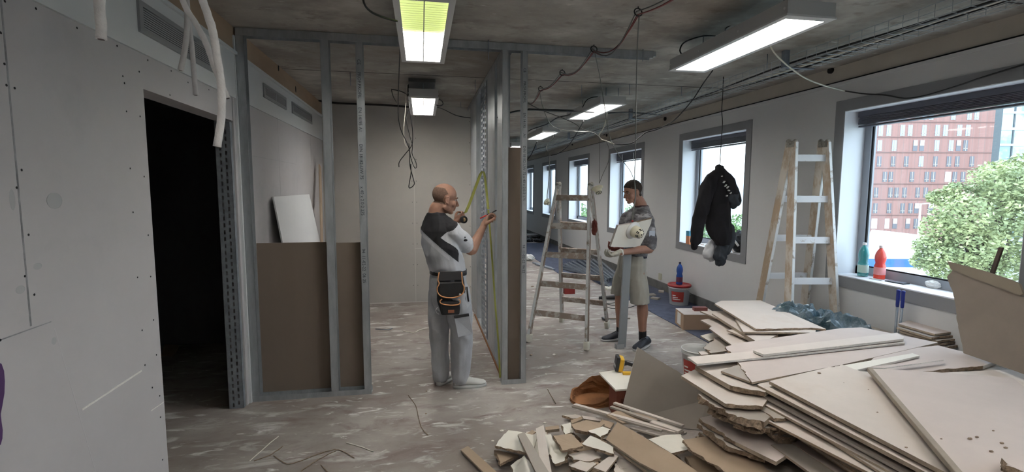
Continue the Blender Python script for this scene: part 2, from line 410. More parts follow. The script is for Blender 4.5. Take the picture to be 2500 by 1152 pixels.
# old pale socket plate low on the wall
b = MB(); p = hit(1613,675,0,XR); b.box((XR-.02, p.y-.045, p.z-.055), (XR, p.y+.045, p.z+.055))
mk('wall_socket', b, mat('ivory_plastic', (.52,.52,.40), .5), bevel=.004, label='yellowish blank socket box low on the white window wall', cat='socket')
# bluish carpet strip along the windows
b = MB(); b.box((3.02, 4.6, 0.0), (XR-.02, 14.5, .006)); b.box((2.62, 8.9, 0.0), (3.02, 14.5, .006))
mk('carpet_strip', b, mat('blue_grey_carpet', (.085,.10,.155), .95, var=.35, vscale=8, bump=.5, bscale=300), label='blue grey carpet strip laid along the window wall', cat='carpet')

# ventilation grilles in the soffit
def grille(pts, zt, zb, lab, nsl=9, split=False):
    ya, yb = hit(pts[0], pts[1], 0, XL+.012).y, hit(pts[2], pts[3], 0, XL+.012).y
    x = XL+.012; r = empty('ventilation_grille', (x, ya, zb), lab, 'vent', 'grilles in the white soffit')
    b = MB(); e = .025
    b.box((x, ya, zb), (x+.012, yb, zb+e)); b.box((x, ya, zt-e), (x+.012, yb, zt)); b.box((x, ya, zb+e), (x+.012, ya+e*1.3, zt-e)); b.box((x, yb-e*1.3, zb+e), (x+.012, yb, zt-e))
    if split: b.box((x, (ya+yb)/2-.012, zb+e), (x+.012, (ya+yb)/2+.012, zt-e))
    mk('grille_frame', b, M['greyvent'], r)
    b = MB(); b.box((x, ya+e*1.3, zb+e), (x+.001, yb-e*1.3, zt-e)); mk('grille_backing', b, M['black_gap'], r)
    b = MB(); h = (zt-zb-2*e)/nsl
    for k in range(nsl):
        z = zb+e+(k+.5)*h; b.beam((x+.006, ya+e, z), (x+.006, yb-e, z), .002, h*.62, up=(.6,0,1))
    mk('louvre', b, M['greyvent'], r)
M['greyvent'] = mat('grey_vent_aluminium', (.30,.31,.32), .5, metal=.3)
zt, zb = hit(335,0,0,XL).z, hit(335,72,0,XL).z
grille((335,40,525,160), 2.535, 2.385, 'long grey ventilation grille above the dark doorway', 9)
grille((642,230,697,255), hit(642,205,0,XL).z, hit(697,270,0,XL).z, 'dark two-panel ventilation grille seen through the stud frame', 8, True)
grille((712,270,760,290), hit(712,250,0,XL).z, hit(760,305,0,XL).z, 'grey ventilation grille nearest the back corner of the stud room', 8)
# things lying in the dark side room
for lab, q in (('tan board scrap in the dark side room', ((393,866),(402,840),(437,842),(425,868))), ('grey paper scrap low in the dark side room', ((398,905),(412,893),(422,892),(420,905))), ):
    b = MB(); z = .013
    P_ = [hit(x, y, 2, z) for x, y in q]; n_ = len(P_)
    b.add([p for p in P_]+[p-Vector((0,0,.012)) for p in P_], [list(range(n_))]+[list(range(n_,2*n_))[::-1]]+[(i,(i+1)%n_,n_+(i+1)%n_,n_+i) for i in range(n_)])
    c_ = sum(P_, Vector())/n_
    mk('board_scrap', b, M['boardbrown'] if 'tan' in lab else M['boardgrey'], label=lab, cat='scrap')
# ------------------------------------------------------------------ metal stud partitions
def stud(b, x, y, wx, dy, z0, z1, t=.0018, open_='+y', mi=0):
    """C section standing upright: flange faces along X, webs along Y"""
    b.box((x, y, z0), (x+wx, y+t, z1), mi); b.box((x, y, z0), (x+t, y+dy, z1), mi); b.box((x, y+dy-t, z0), (x+wx, y+dy, z1), mi)
    b.box((x+wx-t, y, z0), (x+wx, y+.006, z1), mi)
YP = 3.97; PD = .075
fr = empty('stud_partition_frame', (-1.3, YP, 0), 'galvanised metal stud frame facing the viewer, half boarded in brown, with long header track', 'stud frame')
b = MB(); z1 = ZC-.003
b.box((XL+.02, YP, z1-.004), (1.93, YP+PD, z1)); b.box((XL+.02, YP-.002, z1-.055), (1.93, YP, z1)); b.box((XL+.02, YP+PD, z1-.055), (1.93, YP+PD+.002, z1))
b.box((1.93, YP-.001, z1-.042), (1.955, YP+PD+.001, z1-.004))
mk('header_track', b, M['steel'], fr)
b = MB()
b.box((-1.30, YP, 0), (-.412, YP+PD, .003)); b.box((-1.30, YP-.002, 0), (-.412, YP, .042)); b.box((-1.30, YP+PD, 0), (-.412, YP+PD+.002, .042))
mk('floor_track', b, M['steel'], fr)
for (x, w_) in ((-1.302,.055), (-.722,.060), (-.470,.052)):
    b = MB(); stud(b, x, YP+.001, w_, PD-.002, .003, z1-.004); mk('stud', b, M['steel'], fr)
b = MB(); b.box((XL-.001, YP-.02, 0), (XL+.017, YP+PD, z1-.06)); mk('board_edge', b, M['white_soffit'], fr)
b = MB(); b.box((-1.247, YP+PD+.003, .03), (-.722, YP+PD+.0155, 1.225)); mk('brown_panel', b, M['brownboard'], fr, label='wide brown board panel')
b = MB(); b.box((-.70, YP+PD+.003, .03), (-.42, YP+PD+.0155, 1.218)); mk('brown_panel', b, M['brownboard'], fr, label='narrow brown board panel')
# slotted jamb profile at the end of the left wall
def slotted(name, x0, x1, y, z0, z1, parent, axis='x', th=.002, pitch=.05, m=None, rows=2, lab=None):
    """perforated heavy profile: a real sheet with the slots cut out, plus side flanges"""
    b = MB(); W = x1-x0; sw = W*(.13 if rows == 2 else .2); cols = [x0+W*.32, x0+W*.68] if rows == 2 else [x0+W*.2, x0+W*.5, x0+W*.8]
    xs = [x0]
    for c_ in cols: xs += [c_-sw/2, c_+sw/2]
    xs.append(x1)
    def put(a, b_, za, zb):
        if axis == 'x': b.box((a, y, za), (b_, y+th, zb))
        else: b.box((y, a, za), (y+th, b_, zb))
    for k in range(0, len(xs)-1):
        if k % 2 == 0: put(xs[k], xs[k+1], z0, z1)
        else:
            z = z0+(.012 if (k//2) % 2 == 0 else .03)
            last = z0
            while z < z1-.03:
                put(xs[k], xs[k+1], last, z); last = z+pitch*.6; z += pitch
            put(xs[k], xs[k+1], last, z1)
    if axis == 'x': b.box((x0, y, z0), (x0+th, y+.04, z1)); b.box((x1-th, y, z0), (x1, y+.04, z1))
    else: b.box((y, x0, z0), (y+.04, x0+th, z1)); b.box((y, x1-th, z0), (y+.04, x1, z1))
    return mk(name, b, m or M['slotsteel'], parent, label=lab)
jb = slotted('slotted_jamb_profile', XL-TW+.012, XL-.012, D1-.03, 0, DZ-.01, None)
tag(jb, 'dark slotted steel profile standing at the right side of the dark doorway', 'metal profile')
# short nib with brown board and the row of studs running back
fr2 = empty('stud_partition_frame', (.65, YP, 0), 'metal stud frame running to the back wall beside the man measuring', 'stud frame')
XN0, XN1 = .648, .858
b = MB(); b.box((XN0, YP, 0), (XN1, YP+PD, .003)); b.box((XN0, YP-.002, 0), (XN1, YP, .04)); b.box((XN0, YP+PD, 0), (XN1, YP+PD+.002, .04)); mk('floor_track', b, M['steel'], fr2)
b = MB(); stud(b, XN0+.002, YP+.001, .05, PD-.002, .003, z1-.005); mk('stud', b, M['steel'], fr2)
b = MB(); stud(b, XN1-.046, YP+.001, .044, PD-.002, .003, z1-.005); s4 = mk('stud', b, M['steel'], fr2)
b = MB(); b.box((XN0+.05, YP+PD-.02, .02), (XN1-.044, YP+PD-.008, 1.985)); mk('brown_panel', b, M['brownboard'], fr2, label='brown board infill')
XS = .675
b = MB()
b.box((XS, YP+.08, z1-.045), (XS+.002, YB, z1)); b.box((XS+.073, YP+.08, z1-.045), (XS+.075, YB, z1)); b.box((XS, YP+.08, z1-.003), (XS+.075, YB, z1)); mk('header_track', b, M['steel'], fr2)
b = MB()
b.box((XS, YP+.08, 0), (XS+.002, YB, .04)); b.box((XS+.073, YP+.08, 0), (XS+.075, YB, .04)); b.box((XS, YP+.08, 0), (XS+.075, YB, .003)); mk('floor_track', b, M['steel'], fr2)
b = MB(); b.box((XS-.012, YP+.1, 0), (XS-.001, 6.3, .016)); mk('rust_edge', b, mat('rusty_floor_edge', (.23,.10,.04), .9), fr2, label='rust brown strip')
def stud2(y, dy, name='stud', m='steel'):
    b = MB(); t = .002
    b.box((XS+.003, y, .003), (XS+.072, y+t, z1-.004)); b.box((XS+.003, y, .003), (XS+.003+t, y+dy, z1-.004)); b.box((XS+.072-t, y, .003), (XS+.072, y+dy, z1-.004))
    return mk(name, b, M[m], fr2)
for px0, px1 in ((1213,1224),(1190,1207),(1150,1163)):
    y0_, y1_ = hit(px1,600,0,XS).y, hit(px0,600,0,XS).y
    if y1_ > YB-.02: y1_ = YB-.003
    stud2(min(y0_, y1_-.06), y1_-min(y0_, y1_-.06))
ysl = hit(1187,600,0,XS).y; ysl2 = hit(1174,600,0,XS).y
slotted('slotted_stud', ysl, ysl2, XS+.004, .003, z1-.004, fr2, axis='y', pitch=.06, rows=3)
# printed rows of characters on the studs, reading downwards
def stud_print(x, segs, parent, size=.034):
    for s_, ztop in segs:
        Mx = Matrix.Translation((x, YP-.0012, ztop)) @ Matrix.Rotation(PI/2, 4, 'X') @ Matrix.Rotation(-PI/2, 4, 'Z')
        t_ = text('stud_print', s_, size, Mx, M['ink'], parent, .0004)
zf = lambda py: hit(1278,py,1,YP).z
stud_print(XN1-.036, (('CE', zf(166)), ('PROF.PROFIL', zf(198)), ('EN 14195', zf(275)), ('A1', zf(326)), ('DIN 18182-UW 75 x 40 x 2.0-2 275', zf(356)), ('94  11-02-22  06:22', zf(597))), fr2, .030)
zf = lambda py: hit(890,py,1,YP).z
stud_print(-.470+.012, (('CE', zf(145)), ('PROF.PROFIL', zf(176)), ('EN 14195 A1', zf(262)), ('DIN 18182-UW 75', zf(352)), ('x 40 x 2.0-2 275', zf(455)), ('94  11-02-22  06 25', zf(607))), fr, .034)
# loose board leaning on the far left wall
b = MB()
P_ = [(XL+.03, 5.62, 1.49), (XL+.03, 6.98, 1.49), (XL+.26, 6.98, .02), (XL+.26, 5.62, .02)]
P_ = [Vector(p) for p in P_]; n_ = Vector((.0125, 0, .002))
yl0 = hit(668,480,0,XL+.03)
P_[0] = hit(668,480,0,XL+.04); P_[1] = hit(755,474,0,XL+.04); P_[3] = hit(692,600,0,XL+.10); P_[2] = Vector((XL+.10, P_[1].y+.1, P_[3].z))
d_ = (P_[3]-P_[0]); k_ = (P_[0].z-.0)/(P_[0].z-P_[3].z); P_[3] = P_[0]+d_*k_; d_ = (P_[2]-P_[1]); P_[2] = P_[1]+d_*(P_[1].z/(P_[1].z-P_[2].z))
b.add(P_+[p-n_ for p in P_], [(3,2,1,0),(4,5,6,7),(0,1,5,4),(1,2,6,5),(2,3,7,6),(3,0,4,7)])
mk('leaning_board', b, M['white_wall'], label='pale plasterboard leaning on the left wall inside the stud room', cat='plasterboard')
b = MB(); p0_, p1_ = hit(781,405,0,XL+.06), hit(786,600,0,XL+.14)
q_ = p0_+(p1_-p0_)*(p0_.z/(p0_.z-p1_.z))
b.beam(p0_, q_, .012, .10, up=(0,1,0)); mk('board_offcut', b, M['boardbrown'], label='narrow brown-edged strip leaning in the back left corner', cat='plasterboard')

# ------------------------------------------------------------------ fluorescent lamps
M['lampglow'] = mat('lit_louvre', (1,.965,.93), .5, emit=LAMP_E)
M['lampglow2'] = mat('lit_louvre_greenish', (.93,1,.80), .5, emit=LAMP_E)
M['louvre'] = mat('louvre_blade', (.85,.85,.82), .4)
def make_lamp(glow, lab):
    """luminaire 1.28 long (local Y), .31 wide; its underside is at z=0"""
    r = empty('ceiling_lamp', (0,0,0), lab, 'lamp', 'fluorescent ceiling lamps'); L, W, Hh = 1.28, .30, .085
    b = MB(); hw = W/2
    b.box((-hw,0,.012), (-hw+.003,L,Hh)); b.box((hw-.003,0,.012), (hw,L,Hh)); b.box((-hw,0,.012), (hw,.003,Hh)); b.box((-hw,L-.003,.012), (hw,L,Hh)); b.box((-hw,0,Hh), (hw,L,Hh+.003))
    mk('lamp_housing', b, M['grey_enamel'], r, bevel=.001)
    b = MB(); e = .028
    b.box((-hw-.006,-.006,0), (-hw+e,L+.006,.011)); b.box((hw-e,-.006,0), (hw+.006,L+.006,.011)); b.box((-hw+e,-.006,0), (hw-e,e*1.6,.011)); b.box((-hw+e,L-e*1.6,0), (hw-e,L+.006,.011)); b.box((-.003,e,0.001), (.003,L-e,.011))
    mk('lamp_frame', b, M['white_metal'], r)
    b = MB(); b.box((-hw+.006,.006,.03), (hw-.006,L-.006,.032)); mk('tube_panel', b, glow, r)
    b = MB(); k = .07
    while k < L-.05:
        b.box((-hw+e,k,.006), (hw-e,k+.003,.026)); k += .035
    mk('louvre_blades', b, M['louvre'], r)
    for x in (-hw, hw):
        for y in (.02, .42, L-.42, L-.02): b = MB(); b.ball((x, y, .045), .007, 5); mk('screw_cap', b, M['white_metal'], r)
    for y in (.22, L-.22): b = MB(); b.tube([(0,y,Hh), (0,y,ZC-2.58)], .004, 6); mk('hanger_rod', b, M['darksteel'], r)
    b = MB(); b.box((-.10, L*.5-.1, Hh+.003), (.10, L*.5+.1, Hh+.03)); mk('ballast_box', b, M['white_metal'], r)
    return r
ZLAMP = 2.58
la = make_lamp(M['lampglow'], 'lit fluorescent ceiling lamp with painted greenish tint, above the stud frame'); la.location = (.03, 2.56, ZLAMP)
glow_ = [c for c in kids(la) if c.name.startswith('tube_panel')][0]
b = MB(); b.box((-.144,.006,.0295), (.144,.56,.0305)); tint = mk('painted_tint_panel', b, mat('painted diffraction tint', (.86,1,.34), .5, emit=.75), la, label='painted yellow-green tint over the near end'); tint.location = (0,0,0); tint.data.transform(Matrix.Translation(la.location))  # weakly glowing panel paints in a yellow-green diffraction tint
dup_src = make_lamp(M['lampglow'], 'lit lamp of the row')
lb0 = dup_src; lb0.location = (.04, 5.28, ZLAMP); lb0['label'] = 'lit lamp hanging in the stud room above the bald man'
dup(lb0, (2.10, 2.44, ZLAMP), .10*0, 'largest lit lamp on the right, nearest the big window')
dup(lb0, (2.10, 5.26, ZLAMP), 0, 'lit lamp hanging above the A-frame ladder beside the second man')
dup(lb0, (2.14, 8.05, ZLAMP), 0, 'small lit lamp beyond the header track')
dup(lb0, (2.14, 10.9, ZLAMP), 0, 'far lit lamp deep in the open office')
dup(lb0, (-.6, 9.2, ZLAMP), 0, 'lit lamp glimpsed between the studs beyond the back wall')
dup(lb0, (1.0, 9.3, ZLAMP), 0, 'lit lamp glimpsed through the slotted stud')
dup(lb0, (2.10, -.4, ZLAMP), 0, 'lamp of the window row behind the viewer')
dup(lb0, (.03, -.4, ZLAMP), 0, 'lamp of the corridor row behind the viewer')
# ceiling junction box over the second lamp
b = MB(); p = hit(1030,200,2,ZC); b.box((p.x-.14, p.y-.17, ZC-.035), (p.x+.14, p.y+.17, ZC)); mk('junction_box', b, mat('dark_grey_box', (.17,.17,.165), .6), label='grey square box on the ceiling behind the stud room lamp', cat='junction box')
def crumple(c, r, seed, n=14, amp=.35, fr=2.2):
    b = MB(); b.ball((0,0,0), 1, n); vs = []
    for v in b.v:
        v = Vector(v); k = 1+amp*(noise.noise(v*fr+Vector((seed,0,0)))+.5*noise.noise(v*fr*2.3+Vector((0,seed,0))))
        vs.append(Vector((c[0]+v.x*r[0]*k, c[1]+v.y*r[1]*k, max(c[2]-r[2]+.001, c[2]+v.z*r[2]*k))))
    b.v = [tuple(v) for v in vs]; b.sm = [False]*len(b.f); return b
# ------------------------------------------------------------------ ladders
M['ladderwood'] = mat('paint splashed wood', (.46,.36,.26), .7, vscale=9, col2=(.66,.62,.56), stretch=(1,1,.5), lo=.44, hi=.56)
M['ladderwood2'] = mat('grey paint splashed wood', (.23,.17,.13), .7, vscale=12, col2=(.52,.50,.47), stretch=(1,1,.6), lo=.40, hi=.5)
M['ladderpale'] = mat('white spattered rail', (.60,.61,.60), .6, vscale=10, col2=(.30,.25,.20), lo=.36, hi=.44)
M['rungwhite'] = mat('white painted rung', (.66,.67,.69), .6, vscale=14, col2=(.42,.38,.35), lo=.34, hi=.42)
M['rungbrown'] = mat('worn brown rung', (.30,.235,.19), .75, vscale=13, col2=(.50,.47,.43), lo=.40, hi=.52)
M['boot'] = mat('ivory rubber boot', (.66,.64,.54), .6, var=.15, vscale=20)
M['hingem'] = mat('spattered hinge metal', (.42,.40,.35), .6, var=.5, vscale=60, bump=1, bscale=90)
def ladder(label, feet, tops, nr, t0, dt, mrail, mface, mrung, boots=True, rope=False, rw=.062):
    FL, FR, BL, BR = [Vector(p) for p in feet]; TL, TR = [Vector(p) for p in tops]
    base = (FL+FR+BL+BR)/4; base.z = 0
    r = empty('step_ladder', base, label, 'ladder', 'paint splashed wooden ladders')
    ax = (TR-TL).normalized()
    for pair, outer in (((FL, FR), 0), ((BL, BR), 1)):
        back = ((BL+BR)-(FL+FR)); back.z = 0; back.normalize()
        off = back*(.035 if outer else -.0)
        for f, t, sgn in ((pair[0], TL, -1), (pair[1], TR, 1)):
            b = MB(); tt = t+off; d = (tt-f).normalized(); f2 = f+Vector((0,0,.03))
            b.beam(f2, tt, .028, rw, up=back)
            o = mk('rail', b, mrail, r, bevel=.003)
            b = MB(); fo = back*(-(rw/2+.0008)); b.beam(f2+fo, tt+fo, .0282, .003, up=back); mk('rail_edge', b, mface, r)
            if boots:
                b = MB(); b.beam(f, f+d*.09, .05, .085, up=back); mk('foot_cap', b, M['boot'], r, bevel=.012)
        for k in range(nr):
            t = t0+dt*k
            if outer and k == 0: continue
            a = TL+off+(pair[0]-TL-off)*t; c = TR+off+(pair[1]-TR-off)*t
            b = MB(); dn = (pair[0]-TL).normalized(); b.beam(a+ax*.012, c-ax*.012, .02, .062, up=dn); mk('rung', b, mrung, r, bevel=.002)
    for t in (TL, TR):
        b = MB(); back = ((BL+BR)-(FL+FR)); back.z = 0; back.normalize()
        b.beam(t-back*.03-Vector((0,0,.02)), t+back*.065-Vector((0,0,.02)), .036, .05); b.tube([t+back*.017-ax*.03, t+back*.017+ax*.03], .013, 8)
        b.ball(t-back*.02+Vector((0,0,.005)), .022, 6); b.ball(t+back*.055+Vector((0,0,.01)), .024, 6)
        mk('hinge', b, M['hingem'], r)
    if rope:
        b = MB(); p = TR+(FR-TR)*.1; q = TR+(BR-TR)*.28
        c_ = q+Vector((-.02,-.03,.0)); b.v, b.f, b.m, b.sm = (lambda k: (k.v,k.f,k.m,k.sm))(crumple((c_.x,c_.y,c_.z),(.028,.03,.085),77,n=12,amp=.5))
        mk('red_rag', b, mat('dark red cloth', (.16,.04,.03), .9), r, label='dark red rag tied at the hinge')
    return r
tc = Vector((1.66, 5.255, 0)); zt1 = hit(1395,451,1,5.25).z; d_ = Vector((.823,-.567,0)); d_.normalize()
ladder('open A-frame wooden ladder spattered with paint standing between the studs and the second man',
       [(1.118,5.066,0),(1.649,4.699,0),(1.707,5.80,0),(2.166,5.444,0)], [tc-d_*.185+Vector((0,0,zt1)), tc+d_*.185+Vector((0,0,zt1))], 5, .085, .183,
       M['ladderwood2'], M['ladderpale'], M['rungbrown'], True, True)
tl, tr = hit(1937,347,1,4.08), hit(2016,347,1,4.03)
ladder('taller wooden ladder with white rungs standing between the two windows behind the board stack',
       [(3.335,3.92,0),(3.80,3.838,0),(3.30,4.38,0),(3.785,4.29,0)], [tl, tr], 5, .07, .182,
       M['ladderwood'], M['ladderpale'], M['rungwhite'], False, False, .085)

# ------------------------------------------------------------------ buckets, boxes, bottles
M['plasticwhite'] = mat('white bucket plastic', (.72,.73,.72), .35)
M['plasticred'] = mat('red bucket lid', (.42,.04,.04), .4)
M['redlabel'] = mat('red printed label', (.40,.05,.04), .5)
M['card'] = mat('cardboard', (.42,.29,.20), .85, var=.08, vscale=8)
M['cardlight'] = mat('paler cardboard top', (.58,.53,.50), .85, var=.1, vscale=10)  # paler than the carton sides
M['paper'] = mat('white paper', (.75,.75,.73), .7)
def glassy(name, col, a=.75):
    m = mat(name, col, .12, spec=.6, alpha=a); return m
def bucket(c, R, h, lab, lid=None, labelm=None, lang=0):
    r = empty('plastic_bucket', c, lab, 'bucket')
    c = Vector(c); b = MB()
    b.lathe([(R*.80,0),(R*.82,.004),(R*.97,h*.86),(R*1.02,h*.865),(R*1.02,h*.90),(R*.985,h*.905),(R,h),(R*1.03,h),(R*1.03,h-.012),(R*.985,h-.014),(R*.96,h*.86),(R*.79,.01),(0,.01)], 40, c)
    mk('bucket_body', b, M['plasticwhite'], r)
    if lid:
        b = MB(); b.lathe([(R*1.05,h-.02),(R*1.06,h+.002),(R*1.02,h+.012),(R*.96,h+.012),(R*.94,h+.004),(0,h+.004)], 40, c); mk('lid', b, lid, r)
    b = MB()
    pts = [c+Vector((R*1.03*math.cos(a+lang+.8), R*1.03*math.sin(a+lang+.8), h*.86-.11*math.sin(a)*1)) for a in [PI*k/14 for k in range(15)]]
    b.tube(pts, .0025, 6); mk('wire_handle', b, M['steel'], r)
    if labelm:
        b = MB(); vs = []; fs = []; n_ = 10
        for k in range(n_+1):
            a = lang+(-.62+1.24*k/n_)
            for z, rr in ((h*.20, R*.855), (h*.72, R*.945)): vs.append(c+Vector((math.cos(a)*(rr+.0015), math.sin(a)*(rr+.0015), z)))
        for k in range(n_): fs.append((2*k, 2*k+2, 2*k+3, 2*k+1))
        b.add(vs, fs); lb = mk('bucket_label', b, labelm, r)
        b = MB()
        for zz, w_ in ((.42,.35),(.52,.22),(.33,.5)):
            vs = []; fs = []
            for k in range(7):
                a = lang-.5+w_*2*k/6*.8; rr = R*(.80+.17*zz/.86)+.004
                for z in (zz*h-.006, zz*h+.006): vs.append(c+Vector((math.cos(a)*rr, math.sin(a)*rr, z)))
            for k in range(6): fs.append((2*k, 2*k+2, 2*k+3, 2*k+1))
            b.add(vs, fs)
        mk('label_print', b, M['paper'], lb)
    return r
cb = hit(1656,746,2,0)
cb = Vector((3.63, 6.42, 0)); zb_ = .285
bucket(cb, .155, zb_, 'white bucket with red lid standing by the window wall', M['plasticred'], M['redlabel'], lang=-2.25)
def bottle(name, c, h, R, mbody, mcap, mlabel, lab, waist=.45, fill=None, lz=(.12,.34)):
    r = empty(name, c, lab, 'bottle'); c = Vector(c); b = MB()
    pr = [(R*.55,.0),(R*.95,h*.01),(R,h*.04),(R*1.0,h*.12),(R*.96,h*.2),(R,h*.33),(R*.98,h*.40),(R*.80,h*(waist+.03)),(R*.98,h*.58),(R*1.0,h*.66),(R*.9,h*.75),(R*.6,h*.85),(R*.34,h*.90),(R*.30,h*.94),(R*.30,h*.955)]
    b.lathe(pr, 28, c); mk('bottle_body', b, mbody, r)
    b = MB(); b.lathe([(R*.36,h*.93),(R*.37,h*.935),(R*.37,h*.99),(R*.33,h),(0,h)], 20, c); mk('bottle_cap', b, mcap, r)
    if mlabel: b = MB(); b.lathe([(R*1.012,h*lz[0]),(R*1.015,h*lz[0]+.001),(R*1.015,h*lz[1]),(R*1.01,h*lz[1]+.001)], 28, c); mk('bottle_label', b, mlabel, r)
    return r
bottle('soda_bottle', (cb.x-.01, cb.y-.01, zb_+.005), .325, .045, glassy('blue bottle plastic', (.015,.09,.42), .82), mat('dark blue cap', (.01,.015,.05), .4), mat('dark red bottle label', (.12,.03,.07), .5), 'blue plastic bottle standing on the red bucket lid')
# near window sill
ZSILL = ZT0+TR+.013
bt = hit(2086,664,2,ZSILL)
bottle('water_bottle', (3.985, bt.y+.05 if bt.x < 4.0 else 4.0-.18, ZSILL), .31, .043, glassy('teal bottle plastic', (.03,.33,.34), .62), mat('white cap', (.7,.7,.7), .4), mat('pale bottle label', (.45,.62,.55), .5), 'teal plastic water bottle in the corner of the big window sill')
br_ = hit(2146,681,2,ZSILL)
bottle('juice_bottle', (br_.x, br_.y, ZSILL), .30, .044, glassy('orange red drink', (.75,.06,.03), .88), mat('pinkish white cap', (.75,.62,.6), .4), mat('pink bottle label', (.72,.28,.28), .5), 'orange red soda bottle on the big window sill', lz=(.14,.36))
def slab(name, c, sx, sy, sz, rz, m, label, cat, bevel=.004, scr=None):
    b = MB(); Mx = Matrix.Rotation(rz, 4, 'Z'); b.box((-sx/2,-sy/2,0), (sx/2,sy/2,sz), 0, Matrix.Translation(Vector(c)) @ Mx)
    o = mk(name, b, m, label=label, cat=cat, loc=Vector(c), bevel=bevel)
    if scr:
        b = MB(); b.box((-sx/2+.008,-sy/2+.008,sz), (sx/2-.008,sy/2-.008,sz+.0008), 0, Matrix.Translation(Vector(c)) @ Mx); mk('screen', b, scr, o)
    return o
M['blackplastic'] = mat('black plastic', (.02,.02,.024), .35)
p = hit(2190,690,2,ZSILL); slab('mobile_phone', p, .075, .16, .009, .12, M['blackplastic'], 'flat black phone lying on the big window sill', 'phone', scr=mat('grey phone screen', (.22,.23,.26), .15))
p = hit(2125,672,2,ZSILL); slab('utility_knife', p, .02, .17, .012, .1, M['blackplastic'], 'slim dark tool lying beside the orange red bottle', 'tool')
p = hit(2158,683,2,ZSILL); slab('folded_rule', (p.x-.06, p.y+.02, ZSILL), .02, .12, .008, .05, M['plasticwhite'], 'white folding rule lying before the orange red bottle', 'ruler')
p = hit(2245,690,2,ZSILL); b = MB()
ring = [Vector((p.x+.035*math.cos(a)*(1.0), p.y+.075*math.sin(a), ZSILL+.012+.01*math.cos(a))) for a in [2*PI*k/24 for k in range(24)]]
b.tube(ring, .006, 8, closed=True); mk('safety_glasses', b, M['blackplastic'], label='dark loop of safety glasses on the big window sill', cat='glasses')
p = hit(2278,703,2,ZSILL); mk('crumpled_tissue', crumple((p.x,p.y,ZSILL+.03),(.035,.06,.03),3), M['paper'], label='crumpled white tissue on the big window sill', cat='tissue')
# bolt cutter standing under the window
b0 = hit(2198,790,0,3.74); bt_ = hit(2198,708,0,3.74)
r = empty('bolt_cutter', (3.74, b0.y, 0), 'bolt cutter with blue grips standing under the big window', 'tool')
for dy, tilt in ((.014,.0),(-.014,-.012)):
    y = bt_.y+dy; b = MB(); b.tube([(3.74,y,0.05),(3.74,y+tilt,bt_.z-.12)], .009, 8); mk('handle_tube', b, M['darksteel'], r)
    b = MB(); b.lathe([(.008,0),(.011,.002),(.0125,.02),(.013,.12),(.0145,.135),(.012,.14),(0,.141)], 14, (3.74,y+tilt,bt_.z-.14)); mk('grip', b, mat('blue rubber grip', (.015,.03,.22), .4), r)
b = MB(); b.box((3.725,bt_.y-.035,0),(3.755,bt_.y+.035,.09)); mk('cutter_jaw', b, M['blackplastic'], r, bevel=.006)

# cardboard box with a small packet
c0 = hit(1668,806,2,0); c1 = hit(1648,789,2,0); dl = (c1-c0); dl.z = 0; dl = dl.normalized(); dr = Vector((dl.y,-dl.x,0))
if dr.x < 0: dr = -dr
def obox(b, c, u, v, lu, lv, z0, z1, mi=0):
    P_ = [c, c+u*lu, c+u*lu+v*lv, c+v*lv]; lo = [Vector((p.x,p.y,z0)) for p in P_]; hi = [Vector((p.x,p.y,z1)) for p in P_]
    b.add(lo+hi, [(3,2,1,0),(4,5,6,7),(0,1,5,4),(1,2,6,5),(2,3,7,6),(3,0,4,7)], mi)
r = empty('cardboard_box', c0, 'brown cardboard box on the blue carpet beside the red-lidded bucket', 'box')
b = MB(); obox(b, c0, dr, dl, .40, .30, 0, .185); mk('carton', b, M['card'], r, bevel=.002)
b = MB(); obox(b, c0-dl*.005+Vector((0,0,0)), dr, dl, .40, .155, .186, .189); obox(b, c0+dl*.153, dr, dl, .40, .15, .186, .189); mk('flap', b, M['cardlight'], r)
b = MB(); obox(b, c0+dl*.10-dr*.001, dr, dl, .001, .12, .03, .17); mk('box_label', b, M['paper'], r)
b = MB(); obox(b, c0+dl*.16+dr*.18, dr, dl, .16, .07, .189, .232); pk = mk('small_packet', b, mat('red brown packet', (.26,.09,.08), .6), label='small reddish packet lying on the cardboard box', cat='packet', bevel=.002)
# open bucket between box and stack
cc = hit(1704,850,2,.30)
bucket((cc.x, cc.y, 0), .132, .30, 'open white bucket standing at the left of the board stack', None, M['redlabel'], lang=-2.6)
# drill on its white board on the red carton
zt_ = .235
q = [hit(1462,909,2,zt_), hit(1502,903,2,zt_), hit(1580,915,2,zt_), hit(1565,947,2,zt_), hit(1503,951,2,zt_)]
b = MB(); n_ = 5; b.add(q+[v-Vector((0,0,.0125)) for v in q], [(0,1,2,3,4)[::-1],(5,6,7,8,9)]+[(i,(i+1)%n_,n_+(i+1)%n_,n_+i) for i in range(n_)])
b.f[0] = [0,1,2,3,4]; mk('board_offcut', b, [M['boardwhite']], label='white plasterboard offcut lying on the small red carton', cat='plasterboard')
k0 = hit(1506,953,2,zt_-.0125); b = MB()
Rr = Matrix.Rotation(-.12, 4, 'Z'); Mx = Matrix.Translation((k0.x,k0.y,0)) @ Rr
b.box((-.0,.0,0), (.13,.2,zt_-.0135), 0, Mx); bx = mk('red_carton', b, mat('red brown carton', (.23,.065,.04), .7, var=.15, vscale=9), label='small red brown carton under the white offcut with the drill', cat='box')
b = MB(); b.box((.03,-.0012,.07),(.10,-.0002,.16),0,Mx); mk('carton_print', b, mat('dark print', (.12,.03,.02), .7), bx)
b = MB(); b.box((.075,-.002,.09),(.082,-.0012,.14),0,Mx); b.box((.01,-.002,.03),(.12,-.0012,.036),0,Mx); mk('carton_mark', b, M['card'], bx)
M['yellow'] = mat('yellow tool plastic', (.72,.42,.03), .4)
dp = hit(1513,892,2,zt_+.04)
r = empty('cordless_drill', (dp.x, dp.y, zt_), 'yellow and black cordless drill lying on the white offcut', 'drill')
